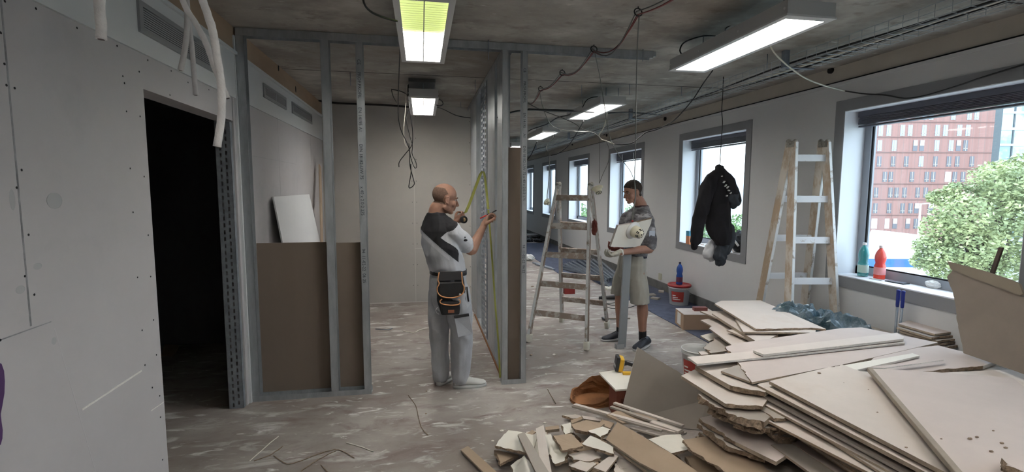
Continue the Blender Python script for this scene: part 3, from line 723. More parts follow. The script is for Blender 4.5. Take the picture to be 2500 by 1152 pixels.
Mx = Matrix.Translation((dp.x, dp.y, zt_)) @ Matrix.Rotation(-.25, 4, 'Z') @ Matrix.Rotation(.15, 4, 'Y')
b = MB(); b.box((-.045,-.055,.005),(-.018,.045,.115),0,Mx); mk('battery', b, M['blackplastic'], r, bevel=.006)
b = MB(); b.box((-.022,-.05,.0),(.016,.045,.11),0,Mx); mk('battery_shoe', b, M['yellow'], r, bevel=.010)
b = MB(); b.box((.017,-.052,.03),(.018,-.02,.09),0,Mx); b.box((-.046,-.045,.03),(-.0455,.03,.05),0,Mx); mk('battery_label', b, M['paper'], r)
b = MB(); b.tube([Mx @ Vector(p) for p in ((.01,0,.06),(.05,0,.072),(.12,.0,.062),(.16,0,.06))], [.022,.019,.022,.028], 12); mk('grip', b, M['blackplastic'], r)
b = MB(); b.tube([Mx @ Vector(p) for p in ((.15,-.09,.058),(.15,-.05,.058),(.155,.08,.06))], [.026,.034,.034], 14); mk('motor_body', b, M['yellow'], r)
b = MB(); b.tube([Mx @ Vector(p) for p in ((.15,-.145,.055),(.15,-.12,.055),(.15,-.085,.055))], [.010,.021,.025], 14); mk('chuck', b, M['blackplastic'], r)
p = hit(1532,914,2,zt_); slab('tape_measure', (p.x,p.y,zt_), .075,.03,.022,-.2, M['yellow'], 'flat yellow tape tool lying beside the drill', 'tape measure')
# crumpled brown paper sack
b = MB(); cx = hit(1462,985,2,.0); ns, nr = 40, 9; vs = []
for j in range(nr):
    t = j/(nr-1)
    for k in range(ns):
        a = 2*PI*k/ns; v = Vector((math.cos(a), math.sin(a), t*2)); nz = noise.noise(v*1.7)*.35+noise.noise(v*4)*.16
        R = .175*(1+.25*nz)*(1-.1*t)
        vs.append(Vector((cx.x+R*math.cos(a)*1.15-.02*t, cx.y+.06+R*math.sin(a)*.8, .0+t*(.085+.07*math.sin(a+.9)+.07*nz)+.002)))
fs = [(j*ns+k, j*ns+(k+1)%ns, (j+1)*ns+(k+1)%ns, (j+1)*ns+k) for j in range(nr-1) for k in range(ns)]
b.add(vs, fs, 0, False); b.add([vs[k] for k in range(ns)], [list(range(ns))])
o = mk('paper_sack', b, mat('brown kraft paper', (.36,.16,.065), .8, var=.35, vscale=7), label='crumpled open brown paper sack behind the rubble heap', cat='paper sack')
mo = o.modifiers.new('s','SOLIDIFY'); mo.thickness = .002
# ------------------------------------------------------------------ far floor clutter
sts = [(1366,654),(1370,648),(1378,644),(1386,640),(1396,637),(1408,634),(1420,632),(1432,631),(1446,632),(1460,634)]
ens = [(1424,668),(1440,672),(1452,680),(1470,686),(1484,690),(1502,696),(1515,700),(1526,704),(1538,708),(1550,708)]
for k in range(10):
    z = .02+.008*(k % 4)+.012*k*.5; a, c = hit(*sts[k],2,z), hit(*ens[k],2,z); b = MB(); d = (c-a).normalized(); sd = Vector((-d.y,d.x,0))
    c = a+d*min((c-a).length*1.4, 2.4)
    b.beam(a, c, .05, .002); b.beam(a+sd*.025+Vector((0,0,.01)), c+sd*.025+Vector((0,0,.01)), .002, .025); b.beam(a-sd*.025+Vector((0,0,.01)), c-sd*.025+Vector((0,0,.01)), .002, .025)
    for q_ in (a, c): b.box((q_.x-.01, q_.y-.01, 0), (q_.x+.01, q_.y+.01, q_.z))
    mk('metal_profile', b, M['darksteel'], label='long zinc profile in the far floor heap, %s from the left' % (['first']+ORD[1:])[k], cat='metal profile', group='zinc profiles heaped on the far floor')
for k,(s_,e_) in enumerate((((1302,641),(1348,655)),((1308,645),(1353,658)))):
    a, c = hit(*s_,2,.015), hit(*e_,2,.015); b = MB(); b.beam(a,c,.05,.03); mk('metal_profile', b, M['darksteel'], label='short zinc profile lying alone left of the profile heap, %s' % ('nearer one' if k else 'farther one'), cat='metal profile')
a = hit(1389,716,2,.0); b = MB(); b.box((a.x-.085,a.y-.05,0),(a.x+.085,a.y+.08,.10)); mk('red_box', b, mat('dark red box', (.25,.025,.02), .6), label='small dark red box on the floor behind the A-frame ladder', cat='box', bevel=.003)
a = hit(1292,636,2,0); mk('plastic_bag', crumple((a.x,a.y,.07),(.12,.1,.07),5), M['plasticwhite'], label='crumpled white plastic bag on the far floor beside the stud', cat='bag')
a = hit(1480,704,2,.01); b = MB(); b.box((a.x-.02,a.y-.12,0),(a.x+.22,a.y+.1,.03)); mk('board_offcut', b, M['boardwhite'], label='small white offcut on the floor in front of the profile heap', cat='plasterboard')
for i,(px,py,s_) in enumerate(((1296,583,.16),(1308,580,.18),(1320,582,.15),(1300,590,.14),(1325,590,.16))):
    a = hit(px,py,2,.0); mk('dark_debris', crumple((a.x-.12,a.y,.05),(s_,s_*1.2,.05),10+i,amp=.5), M['blackplastic'], label='dark crumpled scrap in the heap at the far end of the carpet', cat='debris', group='dark scraps on the far carpet')
a = hit(1297,572,2,.12); b = MB(); b.box((a.x-.2,a.y-.1,0),(a.x+.22,a.y+.3,.12)); mk('white_case', b, M['plasticwhite'], label='flat white case beyond the dark scraps on the far carpet', cat='case')
b = MB(); x0_ = hit(1284,520,1,12).x; b.box((1.75,12.0,0),(2.25,12.5,.62)); b.box((1.8,12.05,.62),(2.2,12.45,.70),1); mk('brown_carton', b, [M['card'], M['plasticwhite']], label='brown carton with white top standing far back beside the stud', cat='box')
# grinder with its cord, small hammer
a = hit(1492,726,2,.04); r = empty('angle_grinder', (a.x,a.y,0), 'dark angle grinder with its cord on the floor behind the ladder leg', 'power tool')
b = MB(); b.tube([(a.x-.18,a.y+.03,.035),(a.x-.05,a.y,.04),(a.x+.05,a.y-.02,.045),(a.x+.12,a.y-.03,.04)], [.02,.03,.035,.03], 10); mk('tool_body', b, M['blackplastic'], r)
b = MB(); b.lathe([(0,0),(.06,.0),(.06,.004),(0,.004)], 20, (a.x+.12,a.y-.03,.001)); mk('disc', b, M['steel'], r)
pts = [hit(px,py,2,.004) for px,py in ((1480,724),(1470,722),(1462,728),(1470,738),(1490,740),(1512,737),(1500,745),(1478,742),(1490,752),(1530,752),(1560,745),(1590,760))]
b = MB(); b.tube(spline(pts), .005, 6); mk('cord', b, M['black_cable'], r)
a, c = hit(1474,778,2,.02), hit(1538,777,2,.02); r = empty('hammer', a*1, 'small hammer lying on the floor behind the ladder foot', 'hammer')
b = MB(); b.tube([a,c], .011, 8); mk('hammer_shaft', b, mat('grey wood shaft', (.28,.24,.2), .7), r)
b = MB(); b.beam(a+Vector((0,-.05,.0)), a+Vector((0,.05,0)), .022, .024); mk('hammer_head', b, M['blackplastic'], r, bevel=.003)
a = hit(1805,735,2,.16); b = crumple((a.x+.05,a.y+.15,.12),(.13,.12,.14),21,n=16,amp=.3); mk('black_bag', b, mat('black cloth', (.012,.011,.012), .9), label='black tool bag on the floor beneath the jacket window', cat='bag')
for i,(px,py) in enumerate(((1868,745),(1885,752),(1900,757),(1852,738))):
    a = hit(px,py,2,.14); mk('black_scrap', crumple((a.x+.1,a.y+.2,.08),(.09,.07,.1),31+i,amp=.45), M['blackplastic'], label='black crumpled scrap lying at the wall behind the taller ladder', cat='debris', group='black scraps behind the taller ladder')
a = hit(1625,745,2,.0)
for i,(px,py) in enumerate(((1590,722),(1614,714),(1600,731))):
    a = hit(px,py,2,.0); b = MB(); b.box((-.06,-.04,0),(.06,.04,.03),0,Matrix.Translation(a) @ Matrix.Rotation(i*1.1,4,'Z')); mk('grey_offcut', b, M['boardgrey'], label='small grey offcut on the carpet beside the red-lidded bucket', cat='offcut', group='grey offcuts on the carpet')
# window with the jacket: things on the sill
zs = ZSILL
p = hit(1678,596,2,zs); r = empty('drink_carton', (p.x+.04,p.y,zs), 'blue and orange carton in the left corner of the jacket window sill', 'carton')
b = MB(); b.box((p.x,p.y-.045,zs),(p.x+.08,p.y+.045,zs+.12)); mk('carton_body', b, mat('orange print', (.62,.25,.12), .5), r)
b = MB(); b.box((p.x,p.y-.045,zs+.1205),(p.x+.08,p.y+.045,zs+.19)); mk('carton_top', b, mat('blue print', (.05,.28,.42), .5), r)
p = hit(1698,596,2,zs+.01); b = crumple((p.x,p.y,zs+.02),(.03,.04,.02),8); mk('orange_wrapper', b, mat('orange wrapper', (.75,.28,.03), .4), label='small orange wrapper on the jacket window sill', cat='wrapper')
p = hit(1718,598,2,zs); b = MB(); b.box((p.x-.03,p.y-.06,zs),(p.x+.05,p.y+.04,zs+.02)); mk('small_box', b, M['paper'], label='small white packet on the jacket window sill', cat='packet')
b = crumple((XR+.12, 5.56, zs+.13),(.16,.15,.135),17,n=18,amp=.28); hb = mk('sports_bag', b, mat('black bag fabric', (.02,.02,.022), .7), label='black and white sports bag at the right end of the jacket window sill', cat='bag')
b = MB()
for z_, y_ in ((.19,5.50),(.10,5.58)): b.tube(spline([(XR-.045,y_+.12,zs+z_-.05),(XR-.055,y_+.05,zs+z_),(XR-.055,y_-.05,zs+z_-.04),(XR-.04,y_-.1,zs+z_-.09)]), .014, 6)
mk('bag_stripe', b, M['paper'], hb)
# ------------------------------------------------------------------ stack of demolished plasterboard
rnd = random.Random(7)
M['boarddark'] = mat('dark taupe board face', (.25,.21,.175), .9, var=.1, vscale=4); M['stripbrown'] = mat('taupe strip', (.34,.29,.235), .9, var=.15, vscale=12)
def up_off(P_, th):
    n = Vector((0,0,0))
    for i in range(len(P_)): n += (P_[i]-P_[0]).cross(P_[(i+1) % len(P_)]-P_[0])
    n.normalize()
    return (n if n.z >= 0 else -n), n.z < 0
def plate(P_, label, m='board', th=.0125, ragged=(), name='plasterboard_sheet', group=None, edge='core', seed=0, cat='plasterboard', rag=.012, curl=0):
    """a sheet: outline P_ is its upper face; ragged = indices of the broken edges"""
    P_ = [Vector(p) for p in P_]; n, fl = up_off(P_, th)
    if fl: P_ = P_[::-1]; L_ = len(P_); ragged = [(L_-2-i) % L_ for i in ragged]
    top = []; bot = []; em = []
    for i in range(len(P_)):
        a, c = P_[i], P_[(i+1) % len(P_)]; L_ = (c-a).length
        if i in ragged:
            k = max(4, int(L_/.016)); out = (c-a).normalized().cross(n)
            for j in range(k):
                t = j/k; p = a+(c-a)*t; f = min(1, 6*min(t, 1-t)+.15)
                d1 = (noise.noise(p*28+Vector((seed*3.1,0,0)))+.8*noise.noise(p*9+Vector((seed,0,0))))*rag*f*1.4
                d2 = (noise.noise(p*31+Vector((seed*2.1,9,0)))+.8*noise.noise(p*10+Vector((seed,4,0))))*rag*f*1.5
                dz = noise.noise(p*22+Vector((0,seed,2)))*.003
                top.append(p+out*d1+n*dz); bot.append(p+out*(d2+rag*.35)-n*th); em.append(2)
        else:
            k = max(1, int(L_/.5)) if curl else 1
            for j in range(k): p = a+(c-a)*(j/k); top.append(p); bot.append(p-n*th); em.append(1)
    N = len(top); b = MB(); k0 = 0
    b.v = [tuple(v) for v in top+bot]
    b.f = [list(range(N)), list(range(N, 2*N))[::-1]]+[[N+i, N+(i+1) % N, (i+1) % N, i] for i in range(N)]
    b.m = [0, 3]+em; b.sm = [False]*len(b.f)
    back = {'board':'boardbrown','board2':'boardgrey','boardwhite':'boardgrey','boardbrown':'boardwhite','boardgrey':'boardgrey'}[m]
    c = sum(P_, Vector())/len(P_)
    return mk(name, b, [M[m], M[edge], M['torn'], M[back]], label=label, cat=cat, group=group, loc=c)
def flat(px, z, label, **k):
    zz = z if isinstance(z, (list, tuple)) else [z]*len(px)
    return plate([hit(x, y, 2, q) for (x, y), q in zip(px, zz)], label, **k)
# --- the body of the stack: long sheets laid along the window wall
zz = 0.0; GA = 'sheets in the lower body of the big stack'
for k in range(30):
    th = .0125*rnd.choice((1,1,1,1.3)); zz += th+.0022
    if zz > .50: break
    xo = rnd.uniform(-.05,.05)-.25*(1-zz/.5)*rnd.random()*0; yo = rnd.uniform(-.06,.06); rz = rnd.uniform(-.035,.035)
    L0, L1 = 1.92+xo, 3.52+xo*.3; y0, y1 = .95+yo, 2.52+yo
    pts = [Matrix.Rotation(rz,4,'Z') @ Vector((x-2.6, y-1.8, 0))+Vector((2.6,1.8,zz)) for x,y in ((L0,y0),(L1,y0),(L1,y1),(L0,y1))]
    plate(pts, 'long sheet in the body of the big stack, %s counted from the floor' % ORD[k], m=rnd.choice(('board','boardgrey','board2')), th=th, edge=rnd.choice(('core','core','torn','boardgrey')), group=GA, seed=k, ragged=(0,) if k % 3 == 0 else ())
# --- far part of the body under the loose offcuts
zz = 0.0
for k in range(30):
    zz += .0150
    if zz > .40: break
    xo = rnd.uniform(-.04,.04); yo = rnd.uniform(-.05,.05)
    x0_ = 2.08+xo; pts = [Vector((x0_,2.62,zz)), Vector((3.15+xo,2.66,zz)), Vector((3.15+xo,3.45+yo,zz)), Vector((x0_+.45,3.50+yo,zz))]
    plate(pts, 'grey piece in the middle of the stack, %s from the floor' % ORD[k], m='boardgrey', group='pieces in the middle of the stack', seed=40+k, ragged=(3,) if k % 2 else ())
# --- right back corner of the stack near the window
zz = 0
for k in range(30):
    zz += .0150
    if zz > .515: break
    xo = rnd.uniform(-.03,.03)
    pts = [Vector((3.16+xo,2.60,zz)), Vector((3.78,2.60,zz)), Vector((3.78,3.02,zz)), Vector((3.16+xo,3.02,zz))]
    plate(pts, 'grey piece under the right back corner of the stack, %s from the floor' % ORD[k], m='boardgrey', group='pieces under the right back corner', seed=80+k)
# --- upper layers, front to back
flat([(1882,1085),(1990,1060),(2200,1152),(1985,1158)], .335, 'grey sheet edge low in the front of the stack', m='boardgrey', seed=3)
flat([(1842,1010),(2500,960),(2500,1300),(2165,1175)], .455, 'sheet with ochre edge jutting out lowest at the front corner', m='board', edge='boardbrown', seed=4)
flat([(1858,983),(2500,940),(2500,1260),(2190,1160)], .485, 'sheet just above the ochre-edged one at the front corner', m='board', edge='core', seed=5)
flat([(1857,963),(2500,930),(2600,1250),(2225,1160)], .513, 'grey-edged sheet third from the top of the front corner', m='boardgrey', edge='boardgrey', seed=6)
flat([(1849,939),(1862,930),(2500,900),(2700,1280),(2275,1160)], .557, 'pale-edged sheet second from the top of the front corner', m='board', edge='core', th=.018, seed=7)
flat([(1878,930),(2020,897),(2054,889),(2098,905),(2440,940),(2640,1260),(2322,1160)], .588, 'big ivory sheet on top of the front corner left of the batten', m='board', edge='core', th=.018, seed=8, ragged=(1,2))
flat([(2124,900),(2244,905),(2474,923),(2560,990),(2900,1280),(2356,1168)], .625, 'big pinkish sheet on top of the stack right of the batten', m='board2', th=.0125, seed=9)
# support slips that hold the pinkish sheet up
flat([(2160,930),(2400,935),(2500,1000),(2390,1120),(2280,1040)], .606, 'sheet hidden between the ivory and the pinkish top sheets', m='board', th=.016, seed=10)
# batten along the pinkish sheet edge
a, c = hit(2124,903,2,.629), hit(2340,1158,2,.629); b = MB(); b.beam(a, c, .025, .024, ext=.01)
mk('board_strip', b, M['stripbrown'], label='narrow grey batten strip lying diagonally across the top of the stack', cat='strip', bevel=.003)
# crumbs on top
for i,(px,py,s_) in enumerate(((2142,1007,.006),(2368,1072,.011),(2385,1068,.009),(2420,1103,.010),(2446,1083,.010),(2455,1094,.009),(2000,912,.012),(2060,935,.004),(2212,1093,.007),(2120,951,.004),(2298,1072,.006),(2425,1052,.006))):
    z = .600 if px < 2150 else .6255
    if px < 2150: z = .5885
    p = hit(px,py,2,z); mk('board_crumb', crumple((p.x,p.y,z+s_*.3),(s_*.9,s_*.6,s_*.35),60+i,n=6), M['torn'], label='small brown crumb lying on the top sheets of the stack', cat='crumb', group='crumbs on the top sheets')
flat([(2445,1118),(2500,1105),(2560,1120),(2560,1170),(2500,1152),(2455,1135)], .675, 'broken piece on the pinkish sheet at the right edge of the view', m='board2', th=.02, ragged=(0,4,5), seed=12, rag=.008)
flat([(2445,1135),(2520,1115),(2560,1130),(2560,1180),(2490,1165)], .650, 'lower broken piece on the pinkish sheet at the right edge', m='boardbrown', th=.02, ragged=(0,3,4), seed=13, rag=.008)
# left ragged sub stack
flat([(1697,893),(1830,865),(1960,900),(1868,957),(1782,940)], .545, 'double sheet with torn brown edge under the torn-end board', m='board', th=.026, ragged=(3,), seed=14, rag=.010)
flat([(1663,917),(1700,900),(1905,930),(1862,992),(1772,986)], .505, 'ivory sheet with torn front edge jutting out to the left', m='board', th=.018, ragged=(3,), seed=15, rag=.012)
flat([(1704,962),(1760,950),(1900,1000),(1866,1030),(1800,1018)], .470, 'torn brown-edged sheet below the ivory jutting one', m='boardgrey', th=.03, ragged=(0,3,4), seed=16, rag=.02)
flat([(1730,995),(1790,975),(1900,1015),(1880,1045),(1815,1040)], .425, 'dark torn piece deeper under the left of the stack', m='boardgrey', th=.025, ragged=(0,3,4), seed=17, rag=.02)
flat([(1800,1032),(1850,1015),(1930,1040),(1925,1052),(1838,1048)], .395, 'small ochre-edged piece under the left of the stack', m='board', edge='boardbrown', seed=18)
flat([(1707,1020),(1775,1005),(1960,1085),(1895,1127),(1795,1078)], .33, 'grey sheet with ragged left edge above the brown one', m='board2', th=.02, ragged=(4,), seed=19, rag=.014)
flat([(1702,1034),(1740,1030),(1850,1090),(1868,1118),(1780,1090)], .30, 'thin ragged piece right under the grey ragged sheet', m='board', th=.025, ragged=(3,4), seed=20, rag=.014)
flat([(1667,1074),(1727,1064),(1850,1125),(1900,1175),(1800,1165),(1692,1102)], .25, 'brown torn sheet sloping out low at the left of the stack', m='boardbrown', th=.014, ragged=(4,5,2), seed=21, rag=.012)
zz = 0
for k in range(22):
    zz += .0150
    if zz > .24: break
    xo = rnd.uniform(-.08,.06); pts = [Vector((1.66+xo,2.0+xo,zz)), Vector((1.93,1.95,zz)), Vector((1.95,2.58,zz)), Vector((1.70+xo,2.66+xo*.5,zz))]
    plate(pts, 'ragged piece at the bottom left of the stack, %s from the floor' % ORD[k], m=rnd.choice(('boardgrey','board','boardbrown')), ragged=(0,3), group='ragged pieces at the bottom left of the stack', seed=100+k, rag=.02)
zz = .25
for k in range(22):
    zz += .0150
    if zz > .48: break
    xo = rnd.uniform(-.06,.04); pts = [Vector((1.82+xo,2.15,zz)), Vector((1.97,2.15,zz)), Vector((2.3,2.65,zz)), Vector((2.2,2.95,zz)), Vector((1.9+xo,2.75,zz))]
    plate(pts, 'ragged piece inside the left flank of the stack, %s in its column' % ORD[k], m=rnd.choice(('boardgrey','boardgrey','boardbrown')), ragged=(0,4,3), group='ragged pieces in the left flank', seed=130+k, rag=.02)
# long boards lying across
flat([(1771,847),(1800,838),(2053,801),(2104,799),(2290,836),(2056,890),(1836,933),(1805,889)], [.572]*8, 'wide tan board with a torn curled left end lying across the stack', m='board2', th=.012, ragged=(6,7), seed=22, rag=.012)
flat([(1805,889),(1836,933),(1760,905)], .566, 'dark triangular torn scrap tucked under the tan board end', m='boardgrey', ragged=(0,), seed=23)
flat([(1678,871),(1840,857),(2209,827),(2209,836),(1702,888)], [.59]*5, 'long narrow board with a white cut edge lying across the stack', m='board', edge='corewhite', th=.013, seed=24)
flat([(1839,855),(1863,850),(2190,812),(2207,821),(2206,827),(1864,865)], .610, 'short white-edged strip on top of the long narrow board', m='board', edge='corewhite', th=.015, seed=25)
flat([(2056,892),(2228,862),(2245,868),(2091,903)], .586, 'white gypsum strip lying beside the ivory top sheet', m='boardwhite', edge='corewhite', th=.012, seed=26)
flat([(2120,896),(2302,874),(2304,878),(2160,898)], .602, 'thin pale strip between the white strip and the pinkish sheet', m='board2', edge='corewhite', th=.006, seed=27)
flat([(2150,858),(2290,843),(2438,880),(2400,893),(2249,906),(2100,904)], [.57]*6, 'pinkish board with a rough white edge behind the pinkish top sheet', m='board2', edge='corewhite', th=.022, seed=28, ragged=(3,), rag=.005)
flat([(2390,885),(2485,905),(2484,912),(2400,922),(2290,912)], .545, 'grey board end sticking out beneath at the foot of the leaning board', m='boardgrey', edge='corewhite', th=.02, seed=29)
# far loose sheets
flat([(1745,741),(1760,734),(1857,733),(2017,803),(1980,800),(1846,803)], [.605,.605,.6,.585,.58,.585], 'large ivory sheet topmost at the far left of the stack', m='board', th=.014, ragged=(3,4), seed=30, rag=.006)
flat([(1795,778),(1900,770),(1992,806),(1990,812),(1815,810)], .566, 'narrow-edged sheet right under the far topmost ivory one', m='board', th=.014, seed=31)
flat([(1738,765),(1775,762),(1900,815),(1868,834),(1846,833)], .540, 'sheet stepping out left below the far topmost ivory one', m='board', th=.022, seed=32)
flat([(1709,759),(1766,759),(1800,775),(1755,778)], .530, 'small ivory corner piece poking out toward the cardboard box', m='board', th=.012, ragged=(2,), seed=33, rag=.006)
flat([(1710,781),(1745,776),(1900,830),(1788,843),(1731,801),(1738,796)], .485, 'ochre sheet sloping down above the open bucket', m='board', th=.012, seed=34)
flat([(1774,805),(1900,800),(1960,830),(1850,838)], .517, 'ivory sheet under the long tan board at the far side', m='board', th=.012, seed=39)
flat([(1710,819),(1743,811),(1758,823),(1731,832)], .40, 'small white offcut behind the open bucket', m='boardwhite', th=.012, seed=35)
flat([(1719,846),(1738,832),(1753,822),(1800,838),(1795,853),(1735,862)], .435, 'brown ragged scrap right behind the open bucket', m='boardgrey', th=.012, ragged=(0,1,5), seed=36, rag=.02)
flat([(1705,858),(1760,850),(1770,862),(1712,866)], .415, 'pale scrap lying on the rim of the open bucket', m='board', th=.010, ragged=(0,), seed=37)
# pack by the window wall
zt_ = .60
for k in range(5):
    z = zt_-.021*k; dx = (0,-4,3,-6,4)[k]; q_ = k*8.5
    flat([(2193+dx,790+q_),(2215+dx,783+q_),(2318,771+q_),(2355,780+q_),(2358,806+q_),(2282+dx*2,815+q_)], z, ['top sheet','second sheet','third sheet','fourth sheet','lowest visible sheet'][k]+' of the small grey pack under the window sill', m='board2' if k == 0 else 'boardgrey', th=.015, ragged=(3,4) if k else (), seed=50+k, rag=.008)
zz = 0; a = hit(2230,790,2,.5)
for k in range(32):
    zz += .015
    if zz > .50: break
    pts = [Vector((3.28,3.10,zz)), Vector((3.80,3.08,zz)), Vector((3.80,3.52,zz)), Vector((3.34,3.50,zz))]
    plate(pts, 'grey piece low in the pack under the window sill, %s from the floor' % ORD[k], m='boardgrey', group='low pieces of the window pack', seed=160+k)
# tall broken board leaning on the window wall
Bp = Vector((3.44, 2.35, .60)); u_ = Vector((.30, 1, 0)).normalized(); lean = Vector((.24,-.07,1)).normalized(); nn = u_.cross(lean)
face = [(2326,658),(2400,686),(2490,722),(2510,728),(2530,925),(2480,906),(2352,862),(2344,820),(2326,712),(2312,676)]
P_ = [hitp(x, y, Bp, nn) for x, y in face]
def vplate(P_, label, m, th, ragged, name='plasterboard_sheet', seed=0, rag=.008, away=None, edge='core'):
    n = (P_[1]-P_[0]).cross(P_[-1]-P_[0]).normalized(); c = sum(P_, Vector())/len(P_)
    if n.dot(EYE-c) < 0: P_ = P_[::-1]; L_ = len(P_); ragged = [(L_-2-i) % L_ for i in ragged]; n = -n
    top = []; em = []
    for i in range(len(P_)):
        a, q = P_[i], P_[(i+1) % len(P_)]
        if i in ragged:
            k = max(3, int((q-a).length/.015)); out = (q-a).normalized().cross(n)
            for j in range(k): p = a+(q-a)*(j/k); top.append(p+out*rag*(noise.noise(p*30+Vector((seed,0,0)))+.6*noise.noise(p*10))*min(1,5*min(j/k,1-j/k)+.1)); em.append(2)
        else: top.append(a); em.append(1)
    N = len(top); b = MB(); b.v = [tuple(v) for v in top]+[tuple(v-n*th) for v in top]
    b.f = [list(range(N)), list(range(N,2*N))[::-1]]+[[N+i, N+(i+1) % N, (i+1) % N, i] for i in range(N)]
    b.m = [0,3]+em; b.sm = [False]*len(b.f)
    return mk(name, b, [M[m], M[edge], M['torn'], M[m]], label=label, cat='plasterboard', loc=c), n
lb, nL = vplate(P_, 'tall broken brown board standing on the stack against the big window', 'boarddark', .0125, (6,7,8,9,3), seed=4)
lip = [hitp(x, y, Bp+nL*.014, nn) for x, y in ((2312,637),(2400,660),(2470,683),(2488,692),(2497,716),(2490,722),(2400,688),(2322,658))]
n = nL; b = MB(); N = len(lip); b.v = [tuple(v) for v in lip]+[tuple(v-n*.0135) for v in lip]; b.f = [list(range(N))[::-1], list(range(N,2*N))]+[[i,(i+1)%N,N+(i+1)%N,N+i] for i in range(N)]; b.m = [0]*len(b.f); b.sm = [False]*len(b.f)
mk('edge_strip', b, M['board'] if False else mat('ochre grey board lip', (.25,.21,.16), .9), lb, label='thicker tan strip along the top edge')
a, c = hitp(2404,720,Bp-nL*.05,nn), hitp(2445,604,Bp-nL*.05,nn); b = MB(); b.beam(a+(a-c)*.9, c, .028, .012, up=nL); mk('wooden_stick', b, mat('dark rough stick', (.075,.055,.045), .9), label='dark stick poking up behind the tall broken board', cat='stick')
# board leaning at the left of the stack
Bp2 = Vector((1.62, 3.05, 0)); nn2 = Vector((-.30,-1,.22)).normalized()
P_ = [hitp(x, y, Bp2, nn2) for x, y in ((1556,847),(1610,880),(1667,915),(1735,978),(1790,1060),(1700,1090),(1560,1035),(1522,985),(1534,938))]
P_ = [Vector((p.x,p.y,max(p.z,.004))) for p in P_]
vplate(P_, 'large grey board standing on edge and leaning against the left of the stack', 'boardgrey', .0125, (1,2,6), seed=8, rag=.006, edge='corewhite')

